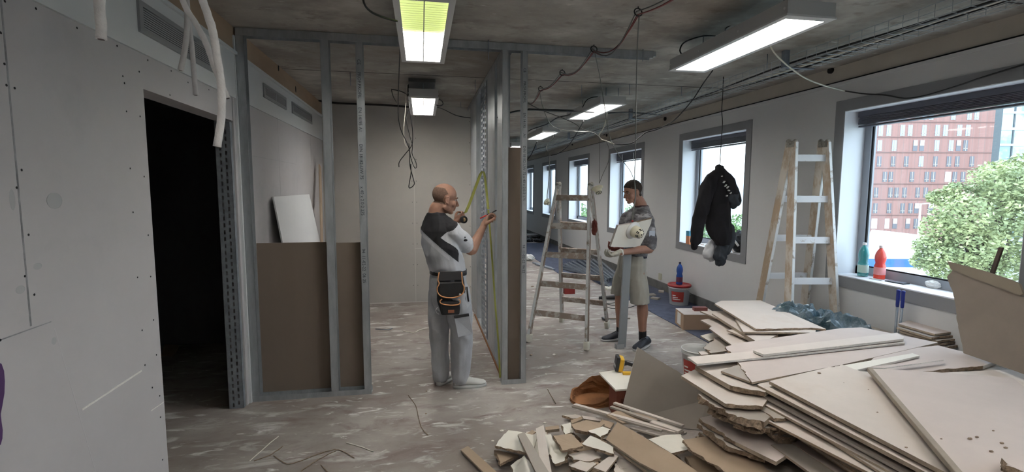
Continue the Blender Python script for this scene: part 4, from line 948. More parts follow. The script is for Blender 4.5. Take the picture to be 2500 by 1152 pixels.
# ------------------------------------------------------------------ rubble heap on the floor
def rub(px, z, label, **k): return flat(px, z, label, **k)
R_ = [
 ([(1125,1098),(1142,1088),(1262,1196),(1225,1196)], .030, 'long brown strip lying on the floor left of the rubble heap', dict(m='boardbrown')),
 ([(1207,1097),(1266,1110),(1221,1133)], .055, 'tan triangular fragment at the left edge of the rubble heap', dict(m='boardbrown',ragged=(0,1,2))),
 ([(1246,1136),(1281,1111),(1300,1135),(1320,1160),(1256,1160)], .075, 'white broken fragment at the bottom left of the rubble heap', dict(m='boardwhite',ragged=(0,1,4))),
 ([(1210,1088),(1218,1074),(1241,1050),(1262,1052),(1312,1064),(1300,1108),(1260,1100)], .10, 'large white fragment at the left of the rubble heap', dict(m='boardwhite',ragged=(0,1,5,6))),
 ([(1296,1062),(1345,1060),(1352,1100),(1322,1125),(1300,1105)], .09, 'white fragment behind the two crossed strips', dict(m='boardwhite',ragged=(0,1,2))),
 ([(1308,1046),(1327,1037),(1348,1160),(1322,1160)], [.13,.13,.2,.2], 'ivory strip standing toward the viewer in the rubble heap', dict(m='board')),
 ([(1264,1060),(1280,1054),(1345,1160),(1312,1160)], [.13,.13,.235,.235], 'taupe strip crossing the left of the rubble heap', dict(m='boardgrey')),
 ([(1345,1078),(1362,1072),(1386,1105),(1378,1125),(1355,1132),(1342,1103)], .12, 'white fragment with a curved tear in the middle of the heap', dict(m='boardwhite',ragged=(2,3,4))),
 ([(1350,1063),(1395,1058),(1424,1088),(1373,1100)], .165, 'square tan fragment in the middle of the rubble heap', dict(m='boardbrown',ragged=(0,2,3))),
 ([(1370,1037),(1393,1031),(1399,1056),(1380,1060)], .13, 'small white fragment behind the square tan one', dict(m='boardwhite',ragged=(0,2,3))),
 ([(1395,1036),(1431,1025),(1476,1034),(1466,1042),(1433,1054),(1405,1048)], .165, 'tan fragment with a torn front edge high in the rubble heap', dict(m='boardbrown',ragged=(3,4,5),th=.02)),
 ([(1436,1051),(1471,1041),(1491,1048),(1466,1067)], .175, 'bright white fragment beside the high tan one', dict(m='boardwhite',ragged=(2,3),th=.016)),
 ([(1441,1063),(1421,1083),(1461,1096),(1499,1108),(1492,1088),(1466,1073)], .165, 'bright white fragment in front of the brown board', dict(m='boardwhite',ragged=(1,2,3,4))),
 ([(1388,1108),(1449,1096),(1468,1116),(1440,1126),(1400,1122)], .125, 'grey white fragment below the square tan one', dict(m='board',ragged=(2,3,4),th=.016)),
 ([(1390,1137),(1416,1124),(1451,1136),(1431,1152)], .13, 'small tan corner fragment at the bottom of the heap', dict(m='board',ragged=(1,3))),
 ([(1449,1141),(1495,1108),(1510,1113),(1479,1152)], .145, 'long tan corner fragment at the bottom of the heap', dict(m='board')),
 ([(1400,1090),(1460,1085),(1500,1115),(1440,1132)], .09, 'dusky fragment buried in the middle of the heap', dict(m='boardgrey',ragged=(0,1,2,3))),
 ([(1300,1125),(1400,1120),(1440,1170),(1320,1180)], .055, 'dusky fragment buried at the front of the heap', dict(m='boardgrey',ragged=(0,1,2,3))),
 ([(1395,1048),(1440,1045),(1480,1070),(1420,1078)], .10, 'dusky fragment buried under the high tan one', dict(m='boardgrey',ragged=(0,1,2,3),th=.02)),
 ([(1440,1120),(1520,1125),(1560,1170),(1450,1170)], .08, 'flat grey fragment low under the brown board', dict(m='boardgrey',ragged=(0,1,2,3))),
 ([(1500,1130),(1560,1130),(1600,1165),(1500,1170)], .12, 'pale fragment low under the long white strip', dict(m='board',ragged=(0,1,3))),
 ([(1507,1030),(1540,1048),(1641,1108),(1745,1180),(1660,1180),(1560,1128),(1479,1072)], [.20,.22,.25,.27,.24,.21,.17], 'big plain brown board lying over the rubble heap', dict(m='boardbrown',th=.0125)),
 ([(1493,1089),(1500,1084),(1640,1165),(1600,1165)], [.15,.15,.18,.18], 'long white strip under the front of the brown board', dict(m='boardwhite',th=.014)),
 ([(1583,1072),(1624,1061),(1662,1060),(1680,1096),(1639,1106)], .21, 'ivory fragment behind the brown board', dict(m='boardwhite',ragged=(3,2),rag=.006)),
 ([(1640,1100),(1700,1090),(1780,1150),(1700,1160)], .10, 'shadowed fragment between brown board and stack', dict(m='boardgrey',ragged=(0,1,2,3))),
 ([(1672,1115),(1720,1105),(1800,1150),(1760,1180),(1700,1150)], .17, 'torn fragment below the brown torn sheet', dict(m='boardbrown',ragged=(0,3,4),th=.02)),
 ([(1480,1012),(1505,1003),(1590,1010),(1616,1018),(1612,1024),(1520,1032)], .16, 'flat tan piece behind the battens', dict(m='boardbrown')),
 ([(1490,1010),(1515,1000),(1540,1004),(1520,1016)], .14, 'small white chip behind the battens', dict(m='boardwhite')),
 ([(1372,1014),(1404,1011),(1425,1016),(1400,1022)], .03, 'thin curled scrap at the back of the rubble heap', dict(m='board',ragged=(0,1,2,3))),
 ([(1393,1026),(1420,1016),(1428,1020),(1396,1034)], .07, 'small oblong tan scrap behind the high tan fragment', dict(m='boardbrown')),
 ([(1331,1042),(1364,1038),(1366,1046),(1332,1050)], .06, 'small dark brown bar behind the ivory strip', dict(m='boardbrown',th=.02)),
 ([(1420,1014),(1470,1020),(1466,1028),(1425,1022)], .10, 'slim brown scrap behind the bright white fragments', dict(m='board')),
 ([(1470,1024),(1500,1032),(1490,1045),(1462,1034)], .13, 'slim tan scrap next to the brown board', dict(m='boardbrown')),
 ([(1278,1058),(1300,1050),(1310,1054),(1302,1062)], .05, 'crumbly little scrap left of the ivory strip', dict(m='boardbrown',ragged=(0,1,2,3),rag=.008)),
]
for i,(px,z,lab,k) in enumerate(R_):
    rub(px, z, lab, name='plasterboard_fragment', seed=200+i, **dict(dict(rag=.007), **k))
# filler under the heap, low and ragged
for k in range(26):
    x, y = rnd.uniform(1290,1600), rnd.uniform(1062,1150); z = rnd.uniform(.02,.06)+(.06 if 1360 < x < 1560 and y > 1070 else 0)
    s_ = rnd.uniform(18,34); an = rnd.random()*6; P_ = [(x+s_*math.cos(an+j*PI/2+rnd.uniform(-.3,.3)), y+s_*.55*math.sin(an+j*PI/2+rnd.uniform(-.3,.3))) for j in range(4)]
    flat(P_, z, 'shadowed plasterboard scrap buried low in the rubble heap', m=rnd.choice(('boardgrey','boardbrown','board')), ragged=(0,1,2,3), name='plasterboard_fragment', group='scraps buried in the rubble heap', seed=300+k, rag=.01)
# battens
for i,(a,c,z0_,z1_,w_,lab) in enumerate(((( 1399,992),(1617,1052),.10,.20,.016,'lowest long batten reaching over the back of the rubble heap'),((1403,988),(1650,1056),.115,.21,.02,'second long batten reaching over the back of the rubble heap'),((1492,993),(1665,1052),.15,.21,.018,'batten starting beside the paper sack'),((1500,984),(1668,1040),.17,.22,.018,'upper batten starting beside the paper sack'),((1540,1045),(1620,1066),.15,.19,.014,'short pale batten above the ivory fragment'))):
    b = MB(); b.beam(hit(*a,2,z0_), hit(*c,2,z1_), w_*1.5, w_*.7); mk('board_batten', b, M['board'] if i % 2 else M['boardgrey'], label=lab, cat='strip')
b = MB()
for k in range(3): b.beam(hit(1590+k*10,1030+k*3,2,.20-k*.012), hit(1660+k*6,1053+k*3,2,.22-k*.012), .035, .011)
mk('batten_offcut', b, M['board'], label='bundle of short batten ends at the right of the rubble heap', cat='strip')
# crumbs, plaster dust lumps and slivers on the open floor
for i,(px,py,s_) in enumerate(((1297,867,.012),(1353,867,.016),(1333,914,.008),(1041,955,.006),(1203,1077,.008),(1330,1033,.010),(1040,1010,.006),(1336,950,.006),(1595,783,.012),(1300,700,.02),(1225,1053,.012),(1418,728,.012),(1432,755,.012),(1565,720,.02))):
    p = hit(px,py,2,0); mk('plaster_crumb', crumple((p.x,p.y,s_*.4),(s_*1.2,s_,s_*.5),400+i,n=6), M['boardwhite'] if i % 3 else M['boardbrown'], label='small plaster crumb lying on the open floor', cat='crumb', group='crumbs on the open floor')
SL = [([(610,1125),(655,1085),(680,1065)],'white sliver of paper tape at the front left of the floor'),([(620,1125),(660,1110),(690,1090)],'brown twisted sliver beside the paper tape'),([(668,1112),(700,1132),(735,1124),(790,1104),(828,1098),(865,1118)],'long curled brown sliver near the lower middle of the floor'),([(735,1150),(780,1120),(820,1100)],'straight sliver running off the lower edge'),([(783,1135),(800,1152)],'short dark sliver at the bottom edge'),([(845,1080),(880,1090),(912,1102)],'thin pale sliver behind the curled one'),([(997,965),(1015,990),(1022,1020),(1030,1045),(1045,1062)],'long brown wire-like sliver in front of the bald man'),([(1337,950),(1345,965),(1357,985)],'fine wire snippet on the floor before the stud nib')]
for pts,lab in SL:
    b = MB(); P_ = spline([hit(x,y,2,.004) for x,y in pts], 5); P_ = [p+Vector((0,0,.003*noise.noise(p*40))) for p in P_]; b.tube(P_, .0028, 5); mk('paper_sliver', b, M['boardwhite'] if 'white' in lab or 'pale' in lab else M['torn'], label=lab, cat='sliver')
b = MB(); b.tube(spline([hit(x,y,2,.005) for x,y in ((985,808),(1010,812),(1025,805),(1050,800),(1062,801))]), .005, 6); mk('extension_cord', b, M['white_cable'], label='white cord on the floor of the stud room behind the bald man', cat='cord')
b = MB(); b.tube([hit(917,803,2,.006),hit(950,805,2,.006),hit(958,801,2,.006)], .005, 6); mk('thin_rod', b, M['darksteel'], label='thin dark rod on the floor of the stud room', cat='rod')
# teal plastic bag behind the stack
b = MB(); ns, nr = 72, 26; vs = []
c0 = hit(2010,800,2,.50)
for j in range(nr):
    t = j/(nr-1)
    for k in range(ns):
        a = 2*PI*k/ns; x = math.cos(a); y = math.sin(a); rr = (1-.75*max(0,t-.7)/.3) if t > .7 else 1
        v = Vector((x*1.2, y*1.2, t*2)); nz = .6*noise.noise(v*2.5)+.45*(1-2*abs(noise.noise(v*4.5)))+.3*noise.noise(v*10)
        z = min(t/.8,1)*.50+(.05+.09*nz*(t > .3))*(t > .05) if t > 0 else .002
        vs.append(Vector((c0.x+.10+(.36*x*rr)*(1+.12*nz), c0.y+.12+(.17*y*rr)*(1+.15*nz)-.16*x*rr, max(.002,z+.03*nz-(.05*x)))))
b.add(vs, [(j*ns+k, j*ns+(k+1)%ns, (j+1)*ns+(k+1)%ns, (j+1)*ns+k) for j in range(nr-1) for k in range(ns)], 0, False)
b.f.append([len(vs)-ns+k for k in range(ns)]); b.m.append(0); b.sm.append(False)
mk('plastic_bag', b, mat('teal shiny plastic film', (.035,.085,.11), .10, col2=(.22,.29,.34), vscale=9, bump=.8, bscale=24, spec=1), label='shiny teal rubbish bag behind the stack at the foot of the taller ladder', cat='bag')
# ------------------------------------------------------------------ cables, tray, foam tubes
def cable(pts, r, m, label, name='cable', cat='cable', parent=None, n=6, n2=8, group=None):
    P_ = [hit(*q_[:2], 1, q_[2]) if len(q_) == 3 else Vector(q_[:3]) for q_ in pts]
    b = MB(); b.tube(spline(P_, n2), r, n)
    return mk(name, b, M[m], parent, label=label if parent is None else None, cat=cat if parent is None else None, group=group)
def foam(pts, Y, w, label, m='foam'):
    P_ = spline([hit(x, y, 1, Y) for x, y in pts], 6); b = MB(); L_ = len(P_)
    rs = [w*(1+.06*noise.noise(p*30)) for p in P_]; b.tube(P_, rs, 14); b.v = [tuple(Vector(v)+Vector((1,0,.3))*.0012*noise.noise(Vector(v)*70)) for v in b.v]
    o = mk('foam_tube', b, M[m], label=label, cat='pipe insulation', group='foam tubes hanging at the upper left')
    e = P_[-1]; d = (P_[-1]-P_[-2]).normalized(); b = MB(); b.tube([e, e+d*.0015], w*.62, 12); mk('tube_hole', b, mat('dark tube hole', (.16,.13,.12), .9), o)
    return o
M['foamgrey'] = mat('greyish foam tube', (.60,.58,.57), .9, var=.1, vscale=40)
foam([(243,-190),(243,-40),(243,20),(247,60),(247,96)], 1.62, .0135, 'short white foam tube hanging alone at the far left')
foam([(415,-200),(437,-40),(452,15),(480,60),(505,110),(522,160),(545,215),(556,240)], 1.72, .0085, 'white foam tube slanting behind the longest one')
foam([(480,-200),(490,-30),(505,30),(518,70),(527,120),(538,190),(541,240),(540,290),(530,358)], 1.60, .0108, 'longest white foam tube hanging before the dark doorway')
foam([(452,-200),(455,-30),(457,50),(453,110),(441,172)], 2.0, .0092, 'greyish foam tube left of the slanting one', 'foamgrey')
foam([(450,-200),(455,-20),(462,60),(470,130),(478,232)], 2.1, .0088, 'thin greyish foam tube ending lower beside the doorway', 'foamgrey')
# ring hooks with the red and grey cables
RG = [(1558,30),(1450,120),(1373,178),(1343,218-9+0)]
RG[3] = (1320,217); HK = []
for i,(px,py) in enumerate(RG):
    p = hit(px,py,2,ZC-.035); HK.append(p)
    b = MB(); rr = .026; b.tube([p+Vector((rr*math.cos(a), .3*rr*math.sin(a), rr*math.sin(a))) for a in [2*PI*k/20 for k in range(20)]], .004, 6, closed=True); b.tube([p+Vector((0,0,rr)), (p.x,p.y,ZC)], .0035, 6)
    mk('ring_hook', b, M['black_cable'], label=['nearest','second nearest','third','farthest'][i]+' black ring hook holding the red cable on the ceiling', cat='hook')
def sag(A, B, s, n=8): return [A+(B-A)*(k/n)+Vector((0,0,-s*math.sin(PI*k/n))) for k in range(n)]
start = hit(1690,-40,2,ZC-.03); path = [start]+HK+[hit(1290,250,1,6.4)]
for j,(m,off,lab) in enumerate((('red_cable',(.008,0,-.012),'dark red cable threaded through the ceiling ring hooks'),('red_cable',(-.006,0,-.016),'second dark red cable threaded through the ring hooks'),('grey_cable',(-.012,0,.004),'dark grey cable threaded through the ring hooks'))):
    P_ = []
    for k in range(len(path)-1): P_ += sag(path[k], path[k+1], (.045,.10,.06,.035,.05)[k]*(1+.25*j) if k else .02)
    P_.append(path[-1]); b = MB(); b.tube([p+Vector(off) for p in P_], .0042, 6); mk('cable', b, M[m], label=lab, cat='cable')
Yh = [h.y for h in HK]
cable([(1560,42,Yh[0]),(1556,120,3.3),(1553,250,3.6),(1551,380,4.0),(1549,440,4.3),(1551,480,4.45),(1545,515,4.5),(1543,538,4.52)], .0042, 'grey_cable', 'grey cable dropping from the nearest ring hook to the second man')
cable([(1452,128,Yh[1]),(1465,190,4.15),(1476,260,4.25),(1489,335,4.35),(1515,385,4.42),(1540,420,4.46),(1552,460,4.5),(1549,505,4.5),(1546,538,4.53)], .0038, 'grey_cable', 'grey cable dropping from the second ring hook to the held detector')
cable([(1318,226,Yh[3]),(1325,260,5.8),(1342,300,5.9),(1365,315,6),(1400,320,6),(1440,322,6.2)], .004, 'grey_cable', 'grey cable looping down from the farthest ring hook')
cable([(1215,287,4.4),(1245,275,4.5),(1290,268,4.7),(1340,270,4.9),(1395,272,5.1),(1450,274,5.4)], .009, 'black_cable', 'thick black cable bundle passing through the stud nib')
cable([(1290,266,4.8),(1340,267,5.0),(1400,269,5.2)], .006, 'black_cable', 'thinner black cable beside the thick bundle')
cable([(1395,270,5.2),(1390,280,5.6),(1360,288,6.2),(1335,303,7.2),(1300,315,7.9),(1290,320,8.0)], .008, 'black_cable', 'black cable from the bundle down to the small lamp')
cable([(1485,276,6.0),(1530,274,6.2),(1560,276,6.3),(1615,280,6.5)], .009, 'black_cable', 'black cable between the ladder-side lamp and the cable tray')
cable([(1740,172,3.9),(1716,205,4.1),(1690,245,4.3),(1650,290,4.6),(1627,305,4.8),(1600,317,5.0),(1575,325,5.1),(1545,348,5.2),(1520,353,5.2),(1498,351,5.2)], .0055, 'black_cable', 'long black cable sagging from the largest lamp past the windows')
cable([(1483,276,5.25),(1478,300,5.25),(1470,318,5.25),(1462,330,5.25),(1468,340,5.25),(1480,344,5.2),(1500,352,5.2)], .006, 'white_cable', 'white cable hanging from the lamp above the A-frame ladder')
cable([(1467,338,5.25),(1450,325,5.3),(1425,316,5.3),(1400,300,5.4),(1365,285,5.5),(1325,270,5.7),(1290,253,6.2)], .0045, 'grey_cable', 'grey cable running left from the white cable knot')
cable([(1425,295,6.3),(1408,325,6.6),(1388,355,7),(1365,373,7.3),(1345,380,7.5)], .0075, 'black_cable', 'black cable curving down beneath the ladder-side lamp')
cable([(1352,318,8.1),(1352,335,8),(1338,352,7.9),(1334,362,7.8),(1340,378,7.6),(1341,410,7.5),(1339,450,7.5),(1336,475,7.5),(1336,490,7.5)], .0065, 'grey_cable', 'cable from the small lamp to the far hanging detector')
cable([(1311,345,8.3),(1303,365,8.4),(1295,380,8.5),(1284,393,8.6)], .007, 'black_cable', 'black cable sagging under the small lamp')
cable([(1464,335,5.05),(1464,390,5.0),(1463,446,5.0)], .003, 'grey_cable', 'straight thin wire of the nearer hanging detector')
cable([(1480,344,5.15),(1487,365,5.1),(1485,395,5.05),(1472,425,5.0),(1463,448,5.0)], .0032, 'grey_cable', 'curved thin wire of the nearer hanging detector')
cable([(1880,110,3.2),(1893,132,3.22),(1925,162,3.3),(1965,190,3.42),(2010,208,3.60),(2062,222,3.92)], .0055, 'white_cable', 'white cable sagging from the largest lamp toward the big window')
cable([tuple(hit(x_,y_,0,3.835))+(0,) for x_,y_ in ((2062,222),(2110,229),(2160,232),(2210,240),(2260,233),(2330,212),(2420,182),(2560,140))], .006, 'black_cable', 'black cable lying along the top of the big window trim')
for k_,(pts,lab) in enumerate((([(1664,133,3.6),(1660,122,3.6),(1668,106,3.6),(1690,95,3.5),(1720,88,3.5),(1755,87,3.5)],'black loop of cable over the left end of the largest lamp'),([(1771,78,3.4),(1776,66,3.3),(1810,48,3.2),(1850,33,3.1),(1885,20,3.0)],'black cable lying over the largest lamp'),([(1422,262,5.4),(1432,245,5.4),(1445,238,5.4),(1460,236,5.4)],'short black cable over the ladder-side lamp'),([(885,-40,2.6),(888,5,2.6),(905,28,2.65),(935,42,2.7),(970,52,2.75)],'thick black cable entering the greenish lamp'),([(1062,238,5.6),(1078,246,5.7),(1081,255,5.7),(1070,258,5.7),(1058,250,5.7)],'black loop at the right of the stud room lamp'),([(1064,260,6.3),(1085,268,6.6),(1115,282,6.8),(1150,288,6.9),(1176,288,6.95)],'black cable from the stud room lamp to the back studs'),([(955,218,6.0),(975,222,6.0),(992,230,6.0),(1001,245,6.0)],'black cable arching to the left of the stud room lamp'),([(955,217,6.1),(960,235,6.2),(968,250,6.4)],'short black cable hanging from the ceiling clip'))):
    cable(pts, .0055, 'black_cable', lab)
cable([(770,244,7.0),(815,251,7.0),(870,254,7.0),(930,256,7.0),(1000,261,7.0)], .014, 'black_cable', 'thick black cable bundle along the top of the back wall')
cable([(977,110,4.2),(974,180,4.6),(972,250,5.0),(973,290,5.2),(980,320,5.3),(992,345,5.3),(1000,370,5.3),(1001,405,5.3),(1010,440,5.3),(1011,450,5.3),(1003,458,5.3),(998,455,5.3),(1003,425,5.3),(1003,400,5.3)], .0045, 'black_cable', 'longest dark cable hanging down left of the stud room lamp')
cable([(997,206,5.5),(998,235,5.5),(1000,262,5.5),(992,290,5.5),(1000,330,5.5),(1007,355,5.5),(1006,375,5.5),(1015,395,5.5),(1017,407,5.5),(1012,409,5.5),(1003,385,5.5),(998,350,5.5)], .0042, 'black_cable', 'looped dark cable hanging under the stud room lamp')
cable([(996,207,5.45),(997,240,5.45),(1001,275,5.45),(1005,300,5.45),(1008,330,5.45),(1005,355,5.45),(990,375,5.45),(975,395,5.45),(974,408,5.45)], .0048, 'black_cable', 'short dark cable tail crossing the looped one')
cable([(994,205,5.6),(991,235,5.6),(990,262,5.6),(986,310,5.6),(988,350,5.6),(1000,370,5.6),(1002,440,5.6)], .0035, 'white_cable', 'thin pale wire among the hanging cables of the stud room')
cable([(890,10,4.0),(905,55,4.6),(920,105,5.3),(945,185,6.0),(962,245,6.6)], .002, 'grey_cable', 'very thin wire running down the stud room ceiling')
# hanging detectors
M['ivory'] = mat('ivory detector plastic', (.70,.66,.50), .45)
def detector(Mx, lab, s=1.0, parent_loc=(0,0,0)):
    r = empty('smoke_detector', parent_loc, lab, 'smoke detector'); c = Vector((0,0,0))
    b = MB(); b.lathe([(0,0),(.052*s,0),(.056*s,.003*s),(.056*s,.008*s),(.045*s,.014*s),(.035*s,.018*s)], 28, M=None); b.v = [tuple(Mx @ Vector(v)) for v in b.v]; mk('base_plate', b, M['ivory'], r)
    b = MB(); b.lathe([(.038*s,.017*s),(.036*s,.035*s),(.030*s,.052*s),(.026*s,.060*s),(.022*s,.061*s),(.0,.061*s)], 28); b.v = [tuple(Mx @ Vector(v)) for v in b.v]; mk('sensor_dome', b, M['ivory'], r)
    b = MB()
    for rr, z, n_ in ((.0285,.0545,10),(.024,.0612,8)):
        for k in range(n_):
            a = 2*PI*k/n_; p = Vector((rr*s*math.cos(a), rr*s*math.sin(a), z*s)); b.box((-.005*s,-.002*s,-.003*s),(.005*s,.002*s,.003*s),0,Mx @ Matrix.Translation(p) @ Matrix.Rotation(a+PI/2,4,'Z'))
    b.ball(Mx @ Vector((0,0,.061*s)), .007*s, 6); mk('sensor_slots', b, M['black_gap'], r)
    return r
p = hit(1458,460,1,5.0); detector(Matrix.Translation(p+Vector((0,0,.01))) @ Matrix.Rotation(-.25,4,'Z') @ Matrix.Rotation(PI-.45,4,'X') @ Matrix.Rotation(.25,4,'Y') , 'ivory smoke detector hanging on wires left of the second man', 1.1)
p = hit(1334,492,1,7.5); detector(Matrix.Translation(p) @ Matrix.Rotation(PI-1.0,4,'X') @ Matrix.Rotation(.5,4,'Y'), 'smaller looking ivory smoke detector hanging behind the A-frame ladder', 1.05)
# wire mesh cable tray
tx1 = hit(1800,223,2,2.67).x; tx0 = tx1-.24; tz = 2.67; TT = .085
r = empty('cable_tray', ((tx0+tx1)/2, 8, tz), 'wire mesh cable tray running under the ceiling along the windows', 'cable tray')
b = MB(); ya, yb = YN+.05, YF-.1; wr_ = .0022
for x, z in [(tx0,tz+TT),(tx0,tz+.04),(tx0,tz),(tx0+.06,tz),(tx0+.12,tz),(tx0+.18,tz),(tx1,tz),(tx1,tz+.04),(tx1,tz+TT)]: b.tube([(x,ya,z),(x,yb,z)], wr_, 4, smooth=False)
y = ya
while y < yb:
    b.tube([(tx0,y,tz+TT),(tx0,y,tz),(tx1,y,tz),(tx1,y,tz+TT)], wr_, 4, smooth=False); y += .10
mk('wire_mesh', b, mat('tray zinc wire', (.42,.45,.47), .45, metal=.4), r)
for y in (3.75, 6.85, 9.9, 12.9, .6):
    b = MB(); b.box((tx0-.05,y-.02,tz-.01),(tx0-.005,y+.02,ZC-.001)); b.box((tx0-.005,y-.02,tz-.012),(tx1,y+.02,tz-.006)); mk('tray_bracket', b, M['darksteel'], r)
for i,(dx,m,lab) in enumerate(((.04,'black_cable','black cable lying on the ceiling side of the tray'),(.10,'grey_cable','grey cable lying along the middle of the tray'),(.16,'black_cable','black cable lying on the window side of the tray'),(.13,'white_cable','pale cable lying in the tray'))):
    P_ = [Vector((tx0+dx+.03*math.sin(y*1.3+i*2), y, tz+.015+.012*math.sin(y*2.1+i))) for y in [ya+.3*k for k in range(int((yb-ya)/.3))]]
    b = MB(); b.tube(P_, .008, 6); mk('cable', b, M[m], label=lab, cat='cable')
# ceiling rods
for i,(x,y_,l) in enumerate(((855,177,.13),(1160,195,.12),(1192,97,.15),(471,66,.08),(1537,205,.12),(1570,120,.1),(1510,215,.12),(1664,212,.1),(1874,132,.12),(1420,208,.12),(1125,248,.08),(1890,20,.1))):
    p = hit(x,y_,2,ZC); b = MB(); b.tube([(p.x,p.y,ZC),(p.x,p.y,ZC-l)], .0035, 5); mk('ceiling_rod', b, M['darksteel'], label='thin threaded rod in the bare ceiling, '+['right of the middle frame stud','above the back partition studs','over the header track between the lamps','at the left corner of the stud frame','right of the held-down header end','above the free end of the header track','beyond the end of the header track','left of the largest lamp','under the largest lamp','above the ladder-side lamp','at the top of the back wall','behind the upper end of the largest lamp'][i], cat='rod', group='threaded rods in the ceiling')
# ------------------------------------------------------------------ outside
GZ = -9.0
b = MB(); b.box((8,-300,GZ-1),(900,700,GZ)); struct('street_ground', b, mat('pale street ground', (.34,.37,.33), .9, var=.3, vscale=.05))
fh = Vector((math.sin(YAW), math.cos(YAW), 0)); rh = Vector((math.cos(YAW), -math.sin(YAW), 0))
def onD(px, py, D):
    d = ray(px, py); dh = d.x*fh.x+d.y*fh.y; return EYE+d*(D/dh)
M['brickred'] = bpy.data.materials.new('red_brick_facade'); m = M['brickred']; m.use_nodes = True; n = m.node_tree.nodes; l = m.node_tree.links
tb = n.new('ShaderNodeTexBrick'); tb.inputs['Scale'].default_value = 1.2; tb.inputs['Color1'].default_value = (.30,.165,.145,1); tb.inputs['Color2'].default_value = (.265,.145,.125,1); tb.inputs['Mortar'].default_value = (.22,.15,.135,1); tb.inputs['Mortar Size'].default_value = .01
tc = n.new('ShaderNodeTexCoord'); l.new(tc.outputs['Object'], tb.inputs['Vector']); l.new(tb.outputs[0], n['Principled BSDF'].inputs['Base Color']); n['Principled BSDF'].inputs['Roughness'].default_value = .9
DF = 92.0
def wallbox(b, x0, x1, z0, z1, D, dep, mi=0):
    """box whose front faces the room: x along the horizontal picture direction of the facade"""
    o = Vector((0,0,0)); P_ = []
    for dd in (D, D+dep):
        for x in (x0, x1):
            for z in (z0, z1): P_.append(fh*dd+rh*x+Vector((0,0,z)))
    b.add(P_, [(0,2,3,1),(4,5,7,6),(0,1,5,4),(2,6,7,3),(0,4,6,2),(1,3,7,5)], mi)
def fx(px, py, D): p = onD(px, py, D); return p.dot(rh), p.z
x0, _ = fx(1980,500,DF); x1, _ = fx(2428,300,DF)
r = empty('brick_building', fh*DF+rh*((x0+x1)/2)+Vector((0,0,GZ)), 'red brick block with rows of narrow windows seen through the big window', 'building')
b = MB(); wallbox(b, x0, x1, GZ, 34, DF, 22); mk('brick_wall', b, M['brickred'], r)
M['winblue'] = mat('window with painted sky reflection', (.30,.36,.47), .25); M['windark'] = mat('dark window', (.12,.12,.14), .3); M['winwhite'] = mat('window with white blind', (.80,.82,.86), .5)  # fixed blue colour of the first material stands in for reflected sky
# crop-frame windows rows: (x of each, kind)
rows = [(181,[(308,'b'),(390,'b'),(466,'b'),(505,'b'),(541,'b'),(660,'b'),(747,'b'),(786,'b')],48),
        (262,[(267,'b'),(311,'b'),(385,'b'),(426,'b'),(502,'b'),(574,'b'),(617,'b'),(693,'b'),(739,'b')],60),
        (344,[(261,'b'),(340,'b'),(453,'m'),(489,'m'),(570,'b'),(647,'b'),(687,'m'),(725,'d')],58),
        (430,[(258,'d'),(333,'d'),(404,'d'),(485,'b'),(562,'d'),(635,'d'),(680,'d'),(759,'d')],56),
        (513,[(289,'d'),(321,'d'),(435,'d'),(515,'d'),(550,'d'),(630,'w'),(666,'d'),(711,'d')],55),
        (598,[(241,'d'),(319,'d'),(352,'d'),(395,'d'),(466,'d'),(509,'d')],54),
        (683,[(237,'d'),(312,'d'),(384,'d'),(427,'d'),(460,'m'),(537,'m')],54),
        (766,[(231,'w'),(300,'w'),(342,'m'),(412,'m'),(456,'d')],54), (98,[(330,'b'),(400,'b'),(480,'b'),(560,'b'),(640,'b'),(700,'b'),(770,'b')],54)]
for yy, xs, hh in rows:
    for xc, kind in xs:
        wd = 19 if xc not in (230,630,231,537) else 26
        pa = (2030+(xc-wd/2)/2.215, 200+(yy-hh/2)/2.215); pb = (2030+(xc+wd/2)/2.215, 200+(yy+hh/2)/2.215)
        xa, za = fx(*pa, DF-.05); xb, zb2 = fx(*pb, DF-.05); b = MB(); wallbox(b, xa, xb, zb2, za, DF-.06, .05)
        wn = mk('window', b, {'b':M['winblue'],'d':M['windark'],'m':M['windark'],'w':M['winwhite']}[kind], r)
        if kind == 'm': b = MB(); wallbox(b, xa+.05, xb-.05, (za+zb2)/2, za, DF-.12, .05); mk('blind', b, M['winwhite'], wn)
        elif kind != 'w': b = MB(); wallbox(b, (xa+xb)/2-.06, (xa+xb)/2+.06, zb2, za, DF-.11, .04); wallbox(b, xa, xb, zb2+.4, zb2+.5, DF-.11, .04); mk('window_bar', b, M['boardgrey'], wn)
b = MB()
for yy in (222,304,386,472,556,641,725):
    _, z = fx(2230, 200+(yy-0)/2.215-2, DF); wallbox(b, x0, x1, z-.08, z+.08, DF-.08, .07)
mk('string_course', b, mat('darker brick band', (.17,.10,.09), .9), r)
xg0, _ = fx(2436,300,DF+12); b = MB(); r = empty('glass_tower', fh*(DF+12)+rh*(xg0+15)+Vector((0,0,GZ)), 'pale green glass tower rising behind the tree at the right edge', 'building')
wallbox(b, xg0-1.0, xg0+40, GZ, 60, DF+12, 20); mk('curtain_wall', b, mat('pale reflecting curtain wall', (.20,.30,.32), .15, col2=(.42,.50,.54), vscale=.12, lo=.45, hi=.55), r)
b = MB(); z = GZ
while z < 60: wallbox(b, xg0-1.05, xg0+40, z, z+.45, DF+11.8, .3); z += 3.3
mk('floor_band', b, mat('white floor band', (.66,.72,.76), .4), r)
b = MB()
for k in range(7): wallbox(b, xg0+k*3.2, xg0+k*3.2+.3, GZ, 60, DF+11.85, .2)
wallbox(b, xg0-1.1, xg0+.6, GZ, 60, DF+11.7, .5); mk('mullion', b, mat('dark mullion', (.08,.10,.11), .5), r)
